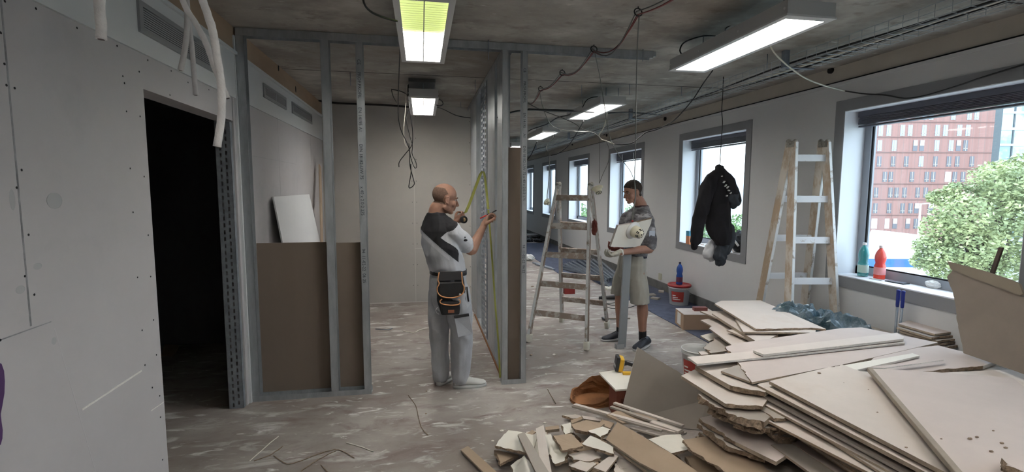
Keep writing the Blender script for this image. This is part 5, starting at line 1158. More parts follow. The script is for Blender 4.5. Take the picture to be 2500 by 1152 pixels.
# white tram with blue stripe, white awning
def obj_at(px, py, D): return onD(px, py, D)
r = empty('tram', onD(2200,640,30), 'white tram with a blue stripe passing in the street below', 'tram')
xa, zt_ = fx(2040,608,30); xb, _ = fx(2350,650,30); _, zb_ = fx(2200,660,30); _, z1_ = fx(2200,600,30)
b = MB(); wallbox(b, xa, xb-1.2, GZ+.4, z1_+.1, 30, 3); mk('tram_body', b, mat('white tram paint', (.78,.80,.84), .3), r, bevel=.2)
_, sa = fx(2200,652,30); _, sb = fx(2200,632,30); b = MB(); wallbox(b, xa+.05, xb-1.3, sa, sb, 29.96, .05); mk('blue_stripe', b, mat('blue tram paint', (.03,.12,.55), .35), r)
b = MB(); wallbox(b, xa+.5, xb-1.8, GZ+1.6, sa-.5, 29.97, .04); mk('window_band', b, M['windark'], r)
P_ = [onD(x,y,45) for x,y in ((2183,606),(2206,569),(2262,575),(2256,622),(2190,622))]; b = MB(); N=5; b.v=[tuple(p) for p in P_]+[tuple(p+fh*4) for p in P_]; b.f=[[0,1,2,3,4],[9,8,7,6,5]]+[[i,(i+1)%5,5+(i+1)%5,5+i] for i in range(5)]; b.m=[0]*7; b.sm=[False]*7
c_ = onD(2220,600,46); b.tube([(c_.x,c_.y,GZ),(c_.x,c_.y,c_.z)], .3, 8)
mk('white_canopy', b, mat('white canopy', (.80,.82,.85), .5), label='white slanted canopy standing behind the tram', cat='canopy')
c_ = onD(2246,520,40); b = MB(); ct = onD(2246,498,40); b.tube([(c_.x,c_.y,GZ),(c_.x,c_.y,ct.z)], .07, 6); e_ = onD(2276,496,40); b.tube([ct,e_], .05, 6); mk('street_lamp', b, mat('pale pole', (.6,.62,.64), .5), label='slim pale street lamp before the brick block', cat='street lamp')
# trees
def leaves(b, c, R, n, s, rg, sq=.8):
    for _ in range(n):
        while True:
            v = Vector((rg.uniform(-1,1), rg.uniform(-1,1), rg.uniform(-1,1)))
            if .35 < v.length < 1: break
        p = Vector((c.x+v.x*R, c.y+v.y*R, c.z+v.z*R*sq)); u = Vector((rg.uniform(-1,1),rg.uniform(-1,1),rg.uniform(-.6,.6))).normalized(); w_ = u.cross(Vector((rg.uniform(-1,1),rg.uniform(-1,1),rg.uniform(-1,1)))).normalized()
        k = s*rg.uniform(.6,1.3); b.add([p-u*k, p+w_*k*.5, p+u*k, p-w_*k*.5], [(0,1,2,3)])
M['leaf'] = mat('light yellow green leaves', (.38,.42,.20), .55, vscale=1.3, col2=(.17,.22,.11)); M['leaf2'] = mat('mid green leaves', (.16,.27,.09), .6, var=.5, vscale=1.2)
M['bark'] = mat('bark', (.10,.08,.065), .9)
rg = random.Random(3)
def tree(base, blobs, lab, m, nl=450, s=.09, group=None):
    r = empty('street_tree', base, lab, 'tree', group); b = MB()
    top = blobs[0][0]
    b.tube([base, base+(top-base)*.5+Vector((.1,.1,0)), top], [.16,.12,.05], 8)
    for c, R in blobs[1:]: b.tube([base+(top-base)*.55, (c+top)/2-Vector((0,0,R*.3)), c], [.06,.04,.015], 5)
    mk('trunk', b, M['bark'], r); b = MB()
    for c, R in blobs: leaves(b, c, R, int(nl*R*R*R**-.6), s, rg)
    o = mk('foliage', b, M[m], r); o['kind'] = 'stuff'; return r
D = 17.0; bl = [(onD(x,y,D+dz), R) for x,y,R,dz in ((2400,520,1.25,0),(2470,450,1.15,.3),(2430,440,.8,-.5),(2345,520,.85,-.5),(2300,560,.7,0),(2290,480,.35,.3),(2370,600,.9,-.4),(2290,620,.65,-.2),(2450,600,1.1,0),(2500,520,1.1,.5),(2260,600,.4,0),(2250,640,.35,0),(2330,465,.35,0),(2500,420,.8,0),(2560,480,1.3,0),(2540,640,1.1,0),(2380,660,.9,0),(2300,660,.5,0))]
cb_ = onD(2470,600,D); tree(Vector((cb_.x,cb_.y,GZ)), bl, 'leafy yellow green tree right outside the big window', 'leaf', nl=1500, s=.075)
# distant green strip, low houses and hill for the other windows
for k in range(16):
    a = math.radians(12+k*3.1); Dd = 60+12*(k % 3); c = Vector((Dd*math.sin(a)+5, Dd*math.cos(a)*1.6+15, GZ+3.2)); R = rg.uniform(3,4.6)
    tree(Vector((c.x,c.y,GZ)), [(c,R),(c+Vector((R*.7,0,-R*.3)),R*.7),(c+Vector((-R*.6,1,-R*.3)),R*.7)], 'distant round green tree beyond the far row of windows', 'leaf2', nl=60, s=.42, group='distant trees beyond the windows')
for k in range(9):
    a = math.radians(12+k*7.5); Dd = 250; c = Vector((Dd*math.sin(a), Dd*math.cos(a)+20, GZ)); b = MB(); h_ = 7+3*(k % 4); w_ = 9+2*(k % 3)
    b.box((c.x-w_,c.y-8,GZ),(c.x+w_,c.y+8,GZ+h_)); b.box((c.x-w_*.9,c.y-7,GZ+h_),(c.x+w_*.9,c.y+7,GZ+h_+.8),1)
    mk('distant_house', b, [mat('pale far facade %d' % k, (.62,.63,.64), .8) , M['boardgrey']], label='pale low block on the hazy skyline beyond the windows', cat='building', group='low blocks on the skyline')
b = MB(); b.ball((520,640,GZ-40), (420,300,75), 24); struct('far_hill', b, mat('hazy far hill', (.42,.50,.55), .95, var=.15, vscale=.02))
# ------------------------------------------------------------------ people and cloth
J = lambda px, py, Y: hit(px, py, 1, Y)
def etube(b, rings, n=26, cap=True):
    vs = []
    for c, rx, ry, ax, ay in rings:
        for k in range(n):
            a = 2*PI*k/n; vs.append(Vector(c)+Vector(ax)*rx*math.cos(a)+Vector(ay)*ry*math.sin(a))
    L = len(rings); fs = [(i*n+k, i*n+(k+1)%n, (i+1)*n+(k+1)%n, (i+1)*n+k) for i in range(L-1) for k in range(n)]
    if cap: fs += [tuple(range(n))[::-1], tuple((L-1)*n+k for k in range(n))]
    return b.add(vs, fs, 0, True)
def limb(b, pts, rs, n=14, sub=5):
    P_ = spline(pts, sub); R_ = []
    m = len(pts)-1
    for i in range(len(P_)):
        t = i/sub; k = min(int(t), m-1); f = t-k; f = f*f*(3-2*f); R_.append(rs[k]*(1-f)+rs[k+1]*f)
    b.tube(P_, R_, n); b.ball(P_[0], R_[0]*.99, 7); b.ball(P_[-1], R_[-1]*.99, 7)
def skin_over(name, b, mats, parent, voxel=.007, it=5, fac=.5, disp=None, matfun=None, **k):
    o = mk(name, b, mats, parent, **k)
    r = o.modifiers.new('r', 'REMESH'); r.mode = 'VOXEL'; r.voxel_size = voxel; r.use_smooth_shade = True
    if it: s = o.modifiers.new('s', 'SMOOTH'); s.factor = fac; s.iterations = it
    bake(o)
    off = parent_world(o) if parent is not None else o.location
    me = o.data
    if disp:
        nrm = [v.normal.copy() for v in me.vertices]
        for v, nn_ in zip(me.vertices, nrm):
            v.co += nn_*disp(v.co+off)
        me.update()
    while len(me.materials) < len(mats if isinstance(mats, (list,tuple)) else [mats]): me.materials.append(mats[len(me.materials)])
    if matfun:
        for f in me.polygons: f.material_index = matfun(f.center+off, f.normal)
    me.polygons.foreach_set('use_smooth', [True]*len(me.polygons)); return o
def folds(amp, fx=9, fz=4, dirv=(1,1,0), seed=0):
    def f(p):
        q = Vector((p.x*fx+seed, p.y*fx, p.z*fz)); a = noise.noise(q); c = noise.noise(q*2.3+Vector((3,1,2)))
        return amp*((1-abs(a)*2.2)*.6+c*.5)
    return f
def frame(c, fwd, up=(0,0,1)):
    f = Vector(fwd).normalized(); r = f.cross(Vector(up)).normalized(); u = r.cross(f)
    return Matrix(((r.x,f.x,u.x,c[0]),(r.y,f.y,u.y,c[1]),(r.z,f.z,u.z,c[2]),(0,0,0,1)))
def head_blobs(b, Mx, s=1.0, jaw=1.0):
    def E(c, r, n=12): b.ball(Mx @ Vector([q*s for q in c]), [q*s for q in r], n, M=Mx.to_3x3())
    E((0,-.012,.032), (.075,.098,.086), 16); E((0,.022,-.022), (.062,.066,.086), 14); E((0,.028,-.072), (.052*jaw,.052,.040)); E((0,.062,-.096), (.024,.024,.019))
    E((0,.074,.020), (.046,.018,.011)); E((0,.088,-.062), (.022,.011,.0065)); E((0,.085,-.075), (.019,.011,.0065)); E((0,.092,-.046),(.014,.008,.010))
    for q in (-1,1):
        E((q*.040,.058,-.028), (.024,.024,.026)); E((q*.050,.012,-.070), (.014,.03,.022)); E((q*.012,.098,-.034), (.009,.010,.008))
        p0 = [(q*.074,-.004+.015*math.cos(a),-.008+.026*math.sin(a)) for a in [2*PI*k/14 for k in range(15)]]
        b.tube([Mx @ (Vector(p)*s+Vector((q*(.004+.005*(1 if p[1] < 0 else .2)),0,0))) for p in p0], .0050*s, 6); E((q*.078,-.002,-.008), (.008,.014,.023)); E((q*.079,.006,-.034), (.006,.008,.010))
    limb(b, [Mx @ (Vector(p)*s) for p in ((0,.082,.014),(0,.100,-.012),(0,.110,-.032))], [.007*s,.010*s,.0125*s], 10, 4)
def head_extras(Mx, parent, s=1.0, brow=None):
    for q in (-1,1):
        b = MB(); b.ball(Mx @ (Vector((q*.029,.0712,.003))*s), .0102*s, 10); e = mk('eye', b, mat('eye white', (.42,.37,.33), .4), parent)
        b = MB(); b.ball(Mx @ (Vector((q*.029,.0776,.002))*s), .0050*s, 8); mk('iris', b, mat('dark iris', (.03,.02,.015), .2), e)
        if brow:
            b = MB(); b.tube([Mx @ (Vector(p)*s) for p in ((q*.014,.094,.021),(q*.030,.091,.026),(q*.044,.078,.022))], [.0032*s,.0036*s,.0022*s], 6); mk('eyebrow', b, brow, parent)
        b = MB(); b.tube([Mx @ (Vector(p)*s) for p in ((q*.016,.0790,.006),(q*.029,.0828,.009),(q*.042,.075,.006))], .0026*s, 6); mk('eyelid', b, brow or M['skin1'], parent)
def hair_shell(skin, sel, th, m, parent, jit=.0015, soft=.012):
    me = skin.data; vid = {}; vs = []; fs = []; off = parent_world(skin)
    for f in me.polygons:
        if sel(f.center+off) > -.004:
            q = []
            for vi in f.vertices:
                if vi not in vid:
                    v = me.vertices[vi]; vid[vi] = len(vs); k_ = max(0, min(1, sel(v.co+off)/soft)); k_ = k_*k_*(3-2*k_); vs.append(v.co+off+v.normal*(th*k_-.0009+k_*jit*noise.noise(v.co*160)))
                q.append(vid[vi])
            fs.append(q)
    b = MB(); b.add(vs, fs, 0, True); o = mk('hair', b, m, parent); return o
def hand_blobs(b, Mx, curl, thumb, s=1.0, mir=1, spread=.0):
    """wrist at origin, fingers along +y, palm facing -z, thumb on the +x side (mir=-1: -x side)"""
    T = lambda v: Mx @ Vector((v[0]*mir*s, v[1]*s, v[2]*s))
    limb(b, [T((0,-.03,0)), T((0,.01,0)), T((0,.04,0))], [.026*s,.026*s,.024*s], 10, 3)
    R3 = Mx.to_3x3(); b.ball(T((0,.052,0)), [.041*s,.046*s,.017*s], 12, M=R3); b.ball(T((.024,.032,-.008)), [.018*s,.026*s,.016*s], 8, M=R3)
    for i,(x,L_) in enumerate(((-.030,.058),(-.0105,.072),(.0095,.078),(.029,.070))):
        p = Vector((x,.086-.004*abs(i-2),0)); a = 0; pts = [p.copy()-Vector((0,.014,0)), p.copy()]; c = curl[i]
        for sg, an in ((.42,c[0]),(.32,c[1]),(.26,c[2])):
            a += an; d = Vector((spread*(i-1.5)*.3, math.cos(a), -math.sin(a))).normalized(); p = p+d*L_*sg*1.02; pts.append(p.copy())
        limb(b, [T(q) for q in pts], [.0098*s,.0096*s,.0088*s,.0082*s,.0070*s][:len(pts)], 9, 4)
    limb(b, [T(q) for q in thumb], [.0135*s,.012*s,.0105*s,.0085*s], 9, 4)
def shoe(ankle, heel, toe, parent, mu, ms, ml=None, w=.047, hgt=.075, name='shoe'):
    heel = Vector((heel[0],heel[1],0)); toe = Vector((toe[0],toe[1],0)); d = (toe-heel); L_ = d.length; d.normalize(); sd = Vector((d.y,-d.x,0)); up = Vector((0,0,1))
    b = MB()
    def ring(t, hw, z0, h): return (heel+d*L_*t+up*(z0+h/2), hw, h/2, sd, up)
    etube(b, [ring(.00,w*.45,.02,.03), ring(.03,w*.68,.018,hgt*.8), ring(.14,w*.82,.016,hgt*1.1), ring(.30,w*.85,.016,hgt*1.05), ring(.45,w*.88,.016,hgt*.85), ring(.62,w*.98,.016,hgt*.62), ring(.80,w*1.0,.016,hgt*.45), ring(.93,w*.75,.016,hgt*.36), ring(.99,w*.35,.016,.018)])
    a = Vector(ankle); base = heel+d*L_*.20+up*hgt*.7
    limb(b, [base, base*.45+a*.55, a], [w*.80,w*.84,w*.80], 12, 3)
    up_ = skin_over(name, b, [mu], parent, .005, 3)
    b = MB(); n = 28; pts = []
    for k in range(n):
        a_ = 2*PI*k/n; x = math.cos(a_); y = math.sin(a_); t = .5+.51*x; wid = w*(1.02 if t > .55 else .86+.16*t/.55); pts.append(heel+d*L_*t+sd*(wid*y*(abs(y)**-.25 if abs(y) > .05 else 1)))
    top = [p+up*(.022+.014*max(0,(.35-(p-heel).dot(d)/L_))) for p in pts]
    b.add(pts+top, [list(range(n))[::-1], list(range(n,2*n))]+[(i,(i+1)%n,n+(i+1)%n,n+i) for i in range(n)], 0, True); mk('sole', b, ms, up_)
    if ml:
        b = MB()
        for k in range(4):
            t = .34+.075*k; p = heel+d*L_*t+up*(hgt*(1.02-.62*(t-.3)/.4*.9)+.020); b.tube(spline([p-sd*w*.5-up*.010, p+up*.0, p+sd*w*.5-up*.010], 3), .0028, 5)
        mk('lace', b, ml, up_)
    return up_
M['skin1'] = mat('tanned skin', (.38,.205,.14), .55, var=.12, vscale=14)
M['skin2'] = mat('reddish tanned skin', (.35,.185,.13), .55, var=.12, vscale=14)
M['shirtgrey'] = mat('light grey polo cloth', (.44,.45,.48), .9, bump=.15, bscale=300)
M['shirtblack'] = mat('black polo cloth', (.018,.017,.02), .85)
M['shirtpale'] = mat('pale grey sleeve cloth', (.58,.59,.62), .9)
M['pants1'] = mat('pale grey work trousers', (.44,.45,.475), .9, var=.10, vscale=7, bump=.2, bscale=200)
M['black_fab'] = mat('black nylon', (.018,.017,.018), .6, bump=.2, bscale=150)
M['orange'] = mat('orange piping', (.70,.32,.13), .6)
# ============ man measuring
c0 = J(1092,720,4.03); P1 = empty('person', (c0.x, c0.y, 0), 'balding man in black and grey polo, pale trousers and black tool pouch with yellow tape', 'person', 'people working')
r1 = Vector((.53,-.85,0)).normalized(); f1 = Vector((.85,.53,0)).normalized(); Z = Vector((0,0,1))
hc = J(1087,485,4.06)
Hm = frame(hc, (.95,.22,-.20))
b = MB(); head_blobs(b, Hm, 1.03)
nb = J(1066,523,4.07)
limb(b, [hc-Z*.05-Vector((.035,0,0)), (hc+nb)/2-Vector((.03,0,.02)), nb, nb-Z*.05], [.060,.064,.070,.085], 14)
shR = J(1107,566,3.92); elR = J(1150,611,4.03); wrR = J(1180,553,4.14)
shL = J(1048,560,4.20); elL = J(1096,585,4.46); wrL = J(1112,541,4.44)
limb(b, [shR, (shR+elR)/2, elR, elR*.72+wrR*.28, elR*.35+wrR*.65, wrR], [.052,.048,.043,.046,.036,.027], 14)
limb(b, [shL, elL, elL*.6+wrL*.4, wrL], [.050,.042,.041,.027], 14)
# right hand closed on the pencil
hf = Vector((.42,.22,.88)); HR = frame(wrR, hf, up=(-.75,.1,.5))
hand_blobs(b, HR, [(1.15,1.2,.8),(1.05,1.15,.8),(.85,1.1,.7),(.55,.95,.6)], [(.028,.022,-.008),(.040,.048,-.028),(.034,.072,-.042),(.022,.088,-.046)], 1.14, 1)
HL = frame(wrL, (.80,.0,.55), up=(.3,-.9,-.1))
hand_blobs(b, HL, [(1.0,1.2,.8),(1.0,1.15,.8),(.95,1.1,.7),(.9,1.0,.6)], [(.028,.022,-.008),(.046,.044,-.026),(.046,.066,-.044),(.036,.082,-.052)], 1.0, -1)
# hidden trunk under the clothes keeps the body one surface
etube(b, [(nb-Z*.03,.07,.06,r1,f1),(J(1075,552,4.05),.165,.085,r1,f1),(J(1078,590,4.05),.16,.10,r1,f1),(J(1092,655,4.03),.135,.10,r1,f1),(c0,.15,.11,r1,f1)])
tr_ = [(J(1119,722,3.95),.07),(J(1123,815,3.97),.05),(J(1121,905,3.985),.04)]
tl_ = [(J(1079,722,4.11),.07),(J(1073,815,4.11),.05),(J(1075,905,4.09),.04)]
for L_ in (tr_, tl_): limb(b, [p for p,_ in L_], [q for _,q in L_], 12)
body = skin_over('body', b, [M['skin1']], P1, .0042, 3, .4)
head_extras(Hm, body, 1.03, mat('thin brown brow', (.13,.075,.05), .9))
Hi = Hm.inverted()
def sel1(p):
    q = Hi @ p
    e = math.hypot((q.y+.004)/1.0, (q.z+.008)/1.5)-.020 if abs(q.x) > .055 else 1
    return min(q.z+.058, .045-(q.z+q.y*1.3), .014-q.y, .088-q.z, e)
hair_shell(body, sel1, .0018, mat('short greying stubble', (.20,.125,.09), .95, var=.35, vscale=120), body, .0008, .02)
# polo shirt
b = MB()
etube(b, [(nb+Z*.012-f1*.01,.072,.066,r1,f1),(nb-Z*.014,.10,.08,r1,f1),(J(1071,542,4.06),.160,.10,r1,f1),(J(1074,562,4.05),.190,.125,r1,f1),(J(1077,590,4.05),.192,.138,r1,f1),(J(1082,620,4.04),.182,.138,r1,f1),(J(1090,648,4.03),.172,.135,r1,f1),(J(1094,664,4.03),.168,.132,r1,f1)])
slE = shR*.35+elR*.65; limb(b, [nb-Z*.045, shR+Z*.012], [.07,.064], 16); limb(b, [nb-Z*.045, shL+Z*.012], [.07,.062], 16); limb(b, [shR, shR*.6+elR*.4, slE], [.066,.071,.072], 16); slL = shL*.45+elL*.55; limb(b, [shL, slL], [.072,.066], 16)
def mf1(p, n_):
    s_ = (p-nb).dot(r1); z = p.z; y_ = (p-nb).dot(f1)
    d = (p-shR); arm = (elR-shR).normalized(); al = d.dot(arm); rad = (d-arm*al).length
    if al > -.052+max(0,(p.z-shR.z))*.30 and rad < .105 and s_ > .08: return 2
    if y_ > .045+.5*max(0, p.z-1.30): return 0
    xa_, xb_ = J(1030,562,4.1), J(1112,634,3.9); line = xa_.z+(xb_.z-xa_.z)*(p.x-xa_.x)/(xb_.x-xa_.x)
    k = z-line
    if k > 0: return 1
    if -.045 < k < -.012 and z < 1.30 and p.x < xb_.x-.05: return 2
    return 0
shirt = skin_over('polo_shirt', b, [M['shirtgrey'],M['shirtblack'],M['shirtpale']], P1, .0036, 8, .5, folds(.012,8,6,seed=3), mf1, label='black and grey polo shirt')
b = MB(); p_ = slE; dd = (elR-shR).normalized(); mk_ = [p_+(dd.orthogonal().normalized()*math.cos(a)+dd.cross(dd.orthogonal().normalized())*math.sin(a))*.0735 for a in [2*PI*k/20 for k in range(20)]]; b.tube(mk_, .003, 6, closed=True); mk('sleeve_hem', b, M['shirtpale'], shirt)
b = MB()
for (dx,dz) in ((.02,.0),(.035,-.022)):
    q0 = shR*.62+elR*.38+Vector((dx,-.072,dz+.02)); b.ball(q0, (.018,.006,.010), 6)
mk('sleeve_emblem', b, M['shirtblack'], shirt)
# trousers
b = MB()
etube(b, [(J(1094,657,4.03),.158,.118,r1,f1),(J(1094,680,4.03),.168,.128,r1,f1),(J(1095,705,4.03),.178,.138,r1,f1),(J(1097,735,4.03),.170,.13,r1,f1),(J(1098,752,4.03),.15,.11,r1,f1)])
limb(b, [J(1117,715,3.97),J(1122,765,3.955),J(1126,815,3.965),J(1126,862,3.975),J(1123,918,3.99)], [.104,.100,.088,.080,.074], 18)
limb(b, [J(1078,715,4.10),J(1073,770,4.10),J(1072,820,4.11),J(1074,865,4.10),J(1076,918,4.08)], [.100,.090,.076,.069,.064], 18)
trs = skin_over('work_trousers', b, [M['pants1']], P1, .0060, 3, .5, folds(.017,9,4.5,seed=8), label='pale grey work trousers')
b = MB(); pk_ = [J(1108,773,3.842),J(1146,767,3.855),J(1155,815,3.885),J(1118,824,3.848)]
b.add([*pk_, *[p+Vector((0,.03,0)) for p in pk_]], [(0,1,2,3),(7,6,5,4),(0,4,5,1),(1,5,6,2),(2,6,7,3),(3,7,4,0)]); mk('thigh_pocket', b, M['pants1'], trs, bevel=.004)
b = MB(); b.beam(J(1109,774,3.836), J(1145,768,3.848), .014, .022); mk('pocket_edge', b, M['black_fab'], trs, bevel=.003)
# belt and pouch
b = MB(); ring = [J(1094,662,4.03)+r1*.172*math.cos(a)+f1*.135*math.sin(a) for a in [2*PI*k/36 for k in range(36)]]
vs = [p+Z*z for z in (-.02,.02) for p in ring]; n_ = 36; b.add(vs, [(i,(i+1)%n_,n_+(i+1)%n_,n_+i) for i in range(n_)], 0, True); belt = mk('belt', b, M['black_fab'], P1); mo = belt.modifiers.new('s','SOLIDIFY'); mo.thickness = .004; mo.offset = 1
YPo = 3.855
def pouch_panel(px, y0, th, name, m, par, bev=.008):
    P_ = [J(x, y, y0) for x, y in px]; n_ = len(P_); b = MB(); b.add(P_+[p+Vector((0,th,0)) for p in P_], [tuple(range(n_))[::-1], tuple(range(n_,2*n_))]+[(i,n_+i,n_+(i+1)%n_,(i+1)%n_) for i in range(n_)])
    b.f[0] = list(range(n_)); b.f[1] = list(range(n_,2*n_))[::-1]; return mk(name, b, m, par, bevel=bev)
pouch = pouch_panel([(1071,664),(1129,662),(1134,690),(1138,735),(1125,768),(1078,770),(1067,735),(1067,700)], YPo+.012, .06, 'tool_pouch', M['black_fab'], P1, .012); pouch['label'] = 'black tool pouch with orange piping'
pouch_panel([(1073,663),(1126,662),(1128,684),(1071,686)], YPo-.004, .03, 'pouch_flap', mat('dark grey flap', (.05,.048,.05), .5), pouch, .004)
pouch_panel([(1070,690),(1130,688),(1131,716),(1118,727),(1086,729),(1072,718)], YPo-.022, .05, 'pouch_pocket', M['black_fab'], pouch, .01)
pouch_panel([(1076,736),(1122,736),(1124,752),(1122,768),(1080,769),(1077,752)], YPo-.028, .05, 'pouch_pocket', M['black_fab'], pouch, .01)
b = MB(); b.tube(spline([J(x,y,YPo-.026) for x,y in ((1072,665),(1069,682),(1072,692),(1067,704),(1070,716),(1080,724),(1100,727),(1120,723),(1131,714),(1133,700),(1129,690),(1127,664))], 5), .0048, 6)
b.tube(spline([J(x,y,YPo-.032) for x,y in ((1079,730),(1074,736),(1080,742),(1100,745),(1119,743),(1124,736),(1120,730))], 5), .0046, 6); mk('orange_piping', b, M['orange'], pouch)
b = MB(); b.box(tuple(J(1094,757,YPo-.032)), tuple(J(1109,763,YPo-.028))); mk('pouch_badge', b, mat('rust badge', (.34,.12,.06), .7), pouch)
b = MB(); b.tube([J(x,y,YPo) for x,y in ((1068,750),(1064,757),(1066,764),(1072,767))], .003, 6); b.ball(J(1123,718,YPo-.03), (.009,.004,.006), 6); mk('metal_ring', b, M['white_metal'], pouch)
b = MB()
for px in (1140,1134): b.tube([J(px,700,YPo+.04), J(px+4,736,YPo+.03)], .006, 6)
mk('tool_loop', b, M['black_fab'], pouch)
M['shoewhite'] = mat('white sneaker', (.66,.66,.62), .55, var=.08, vscale=20); M['solewhite'] = mat('off white sole', (.55,.55,.53), .6)
hR, tR = hit(1107,949,2,0), hit(1187,939,2,0); shoe(J(1119,922,3.985), hR+Vector((0,.02,0)), tR, P1, M['shoewhite'], M['solewhite'], M['plasticwhite'], .052, .082, 'sneaker')
hL, tL = hit(1060,945,2,0), hit(1098,918,2,0); dL = (tL-hL).normalized(); shoe(J(1077,920,4.09), hL+Vector((.03,.02,0)), hL+dL*.27+Vector((.03,.0,0)), P1, M['shoewhite'], M['solewhite'], None, .048, .080, 'sneaker')
# tape measure and pencil
tm = J(1132,536,4.40); r = empty('tape_measure', tm, 'black tape measure held by the bald man with its yellow blade bent over', 'tape measure')
b = MB(); b.lathe([(0,-.016),(.030,-.016),(.034,-.010),(.034,.010),(.030,.016),(0,.016)], 24, tm, M=Matrix.Rotation(PI/2,4,'X') @ Matrix.Rotation(.3,4,'Y')); mk('tape_case', b, M['blackplastic'], r)
b = MB(); b.lathe([(0,-.0175),(.018,-.0175),(.018,-.016)], 18, tm, M=Matrix.Rotation(PI/2,4,'X') @ Matrix.Rotation(PI,4,'X')); mk('case_label', b, mat('tan tape emblem', (.5,.33,.16), .5), r)
def ribbon(b, pts, w, sdv=(1,0,0)):
    P_ = spline(pts, 6); vs = []; sdv = Vector(sdv)
    for i, p in enumerate(P_):
        s_ = sdv; vs += [p-s_*w/2, p+Vector((0,.002,0)), p+s_*w/2]
    fs = []
    for i in range(len(P_)-1):
        for k in (0,1): fs.append((3*i+k, 3*i+k+1, 3*i+4+k, 3*i+3+k))
    b.add(vs, fs, 0, True)
b = MB(); ribbon(b, [J(1136,520,4.40),J(1147,495,4.46),J(1158,465,4.52),J(1168,438,4.58),J(1174,422,4.62)], .034, (.93,0,.35)); ribbon(b, [J(1174,422,4.62),J(1178,418,4.65),J(1182,424,4.66),J(1186,450,4.62),J(1189,480,4.5),J(1192,510,4.35)], .022, (1,0,0))
ribbon(b, [J(1192,512,4.33),J(1196,560,4.32),J(1202,640,4.25),J(1209,740,4.15),J(1217,840,4.05),J(1221,922,4.0)], .016, (1,.1,0))
tp = mk('tape_blade', b, mat('yellow tape', (.36,.37,.08), .4), r, label='yellow steel blade'); mo = tp.modifiers.new('s','SOLIDIFY'); mo.thickness = .0006
pa, pb = J(1172,533,4.15), J(1213,513,4.17); r = empty('marker_pencil', (pa+pb)/2, 'red and black marking pencil in the raised hand of the bald man', 'pencil')
pm = pa*.6+pb*.4; b = MB(); b.tube([pa, pm], .0055, 8); mk('red_barrel', b, mat('red pencil', (.6,.03,.02), .4), r); b = MB(); b.tube([pm, pb*.93+pa*.07, pb], [.006,.006,.0015], 8); mk('black_cap', b, M['blackplastic'], r)

# ============ second man
M['camo'] = mat('grey camouflage cloth', (.23,.225,.235), .9, vscale=7, col2=(.085,.083,.09), lo=.42, hi=.56, stretch=(1,1,2.2))
layer(M['camo'], (.45,.45,.47), 5, .56, .62, (1,1,2.5), w=2)
M['shorts'] = mat('dusty beige shorts', (.37,.355,.31), .9, var=.15, vscale=5); layer(M['shorts'], (.62,.61,.57), 4.5, .60, .72)
M['navy'] = mat('navy waistband', (.018,.022,.04), .8); M['sock'] = mat('black sock', (.012,.012,.014), .9); M['glove'] = mat('dirty work glove', (.44,.42,.36), .85, var=.25, vscale=15)
M['shoedark'] = mat('dark blue trainer', (.03,.035,.05), .6, var=.3, vscale=25)
f2 = Vector((-.92,-.38,0)).normalized(); r2 = Vector((-.38,.92,0)).normalized()
c2 = J(1540,655,4.86); P2 = empty('person', (c2.x, c2.y, 0), 'short-haired man in grey camouflage T-shirt and beige shorts holding a plasterboard piece', 'person', 'people working')
hc = J(1544,468,4.86); Hm2 = frame(hc, (-.93,-.22,-.24))
b = MB(); head_blobs(b, Hm2, 1.0, .95); nb2 = J(1565,504,4.88)
limb(b, [hc-Z*.04+Vector((.03,0,0)), (hc+nb2)/2+Vector((.02,0,-.02)), nb2, nb2-Z*.05], [.056,.061,.066,.08], 14)
sL = J(1579,539,4.74); eL = J(1588,606,4.70); wL = J(1512,617,4.60)
sR = J(1529,535,5.0); eR = J(1520,598,4.98); wR = J(1512,609,4.80)
limb(b, [sL, (sL+eL)/2, eL, eL*.7+wL*.3, wL], [.050,.046,.042,.042,.028], 14); limb(b, [sR, eR, wR], [.050,.040,.028], 14)
etube(b, [(nb2-Z*.03,.07,.06,r2,f2),(J(1556,545,4.87),.16,.085,r2,f2),(J(1553,585,4.86),.15,.095,r2,f2),(J(1547,630,4.86),.13,.09,r2,f2),(c2,.14,.10,r2,f2)])
kN = J(1567,735,4.74); aN = J(1569,822,4.74); kF = J(1513,730,4.99); aF = J(1514,812,4.99)
limb(b, [J(1556,655,4.80),J(1561,700,4.77),kN,kN*.72+aN*.28+Vector((.010,.01,0)),kN*.35+aN*.65,aN], [.085,.072,.054,.058,.044,.034], 16)
limb(b, [J(1526,655,4.94),J(1518,700,4.97),kF,kF*.72+aF*.28+Vector((.010,.01,0)),kF*.35+aF*.65,aF], [.085,.072,.052,.056,.042,.034], 16)
body2 = skin_over('body', b, [M['skin2']], P2, .0042, 3, .4)
hairm = mat('dark brown short hair', (.050,.034,.025), .9, var=.4, vscale=80, bump=.5, bscale=250); head_extras(Hm2, body2, 1.0, hairm)
Hi2 = Hm2.inverted()
def sel2(p):
    q = Hi2 @ p
    e = math.hypot((q.y+.004)/1.0, (q.z+.008)/1.5)-.020 if abs(q.x) > .055 else 1
    fl = .020+max(0,(q.z-.03))*1.9 if q.z > .0 else -.02-max(0,-q.z-.01)*.3
    if 0 < q.z < .02: fl = -.02+2.0*q.z
    return min(q.z+.062, fl-q.y, e)
hair_shell(body2, sel2, .0060, hairm, body2, .0045, .016)
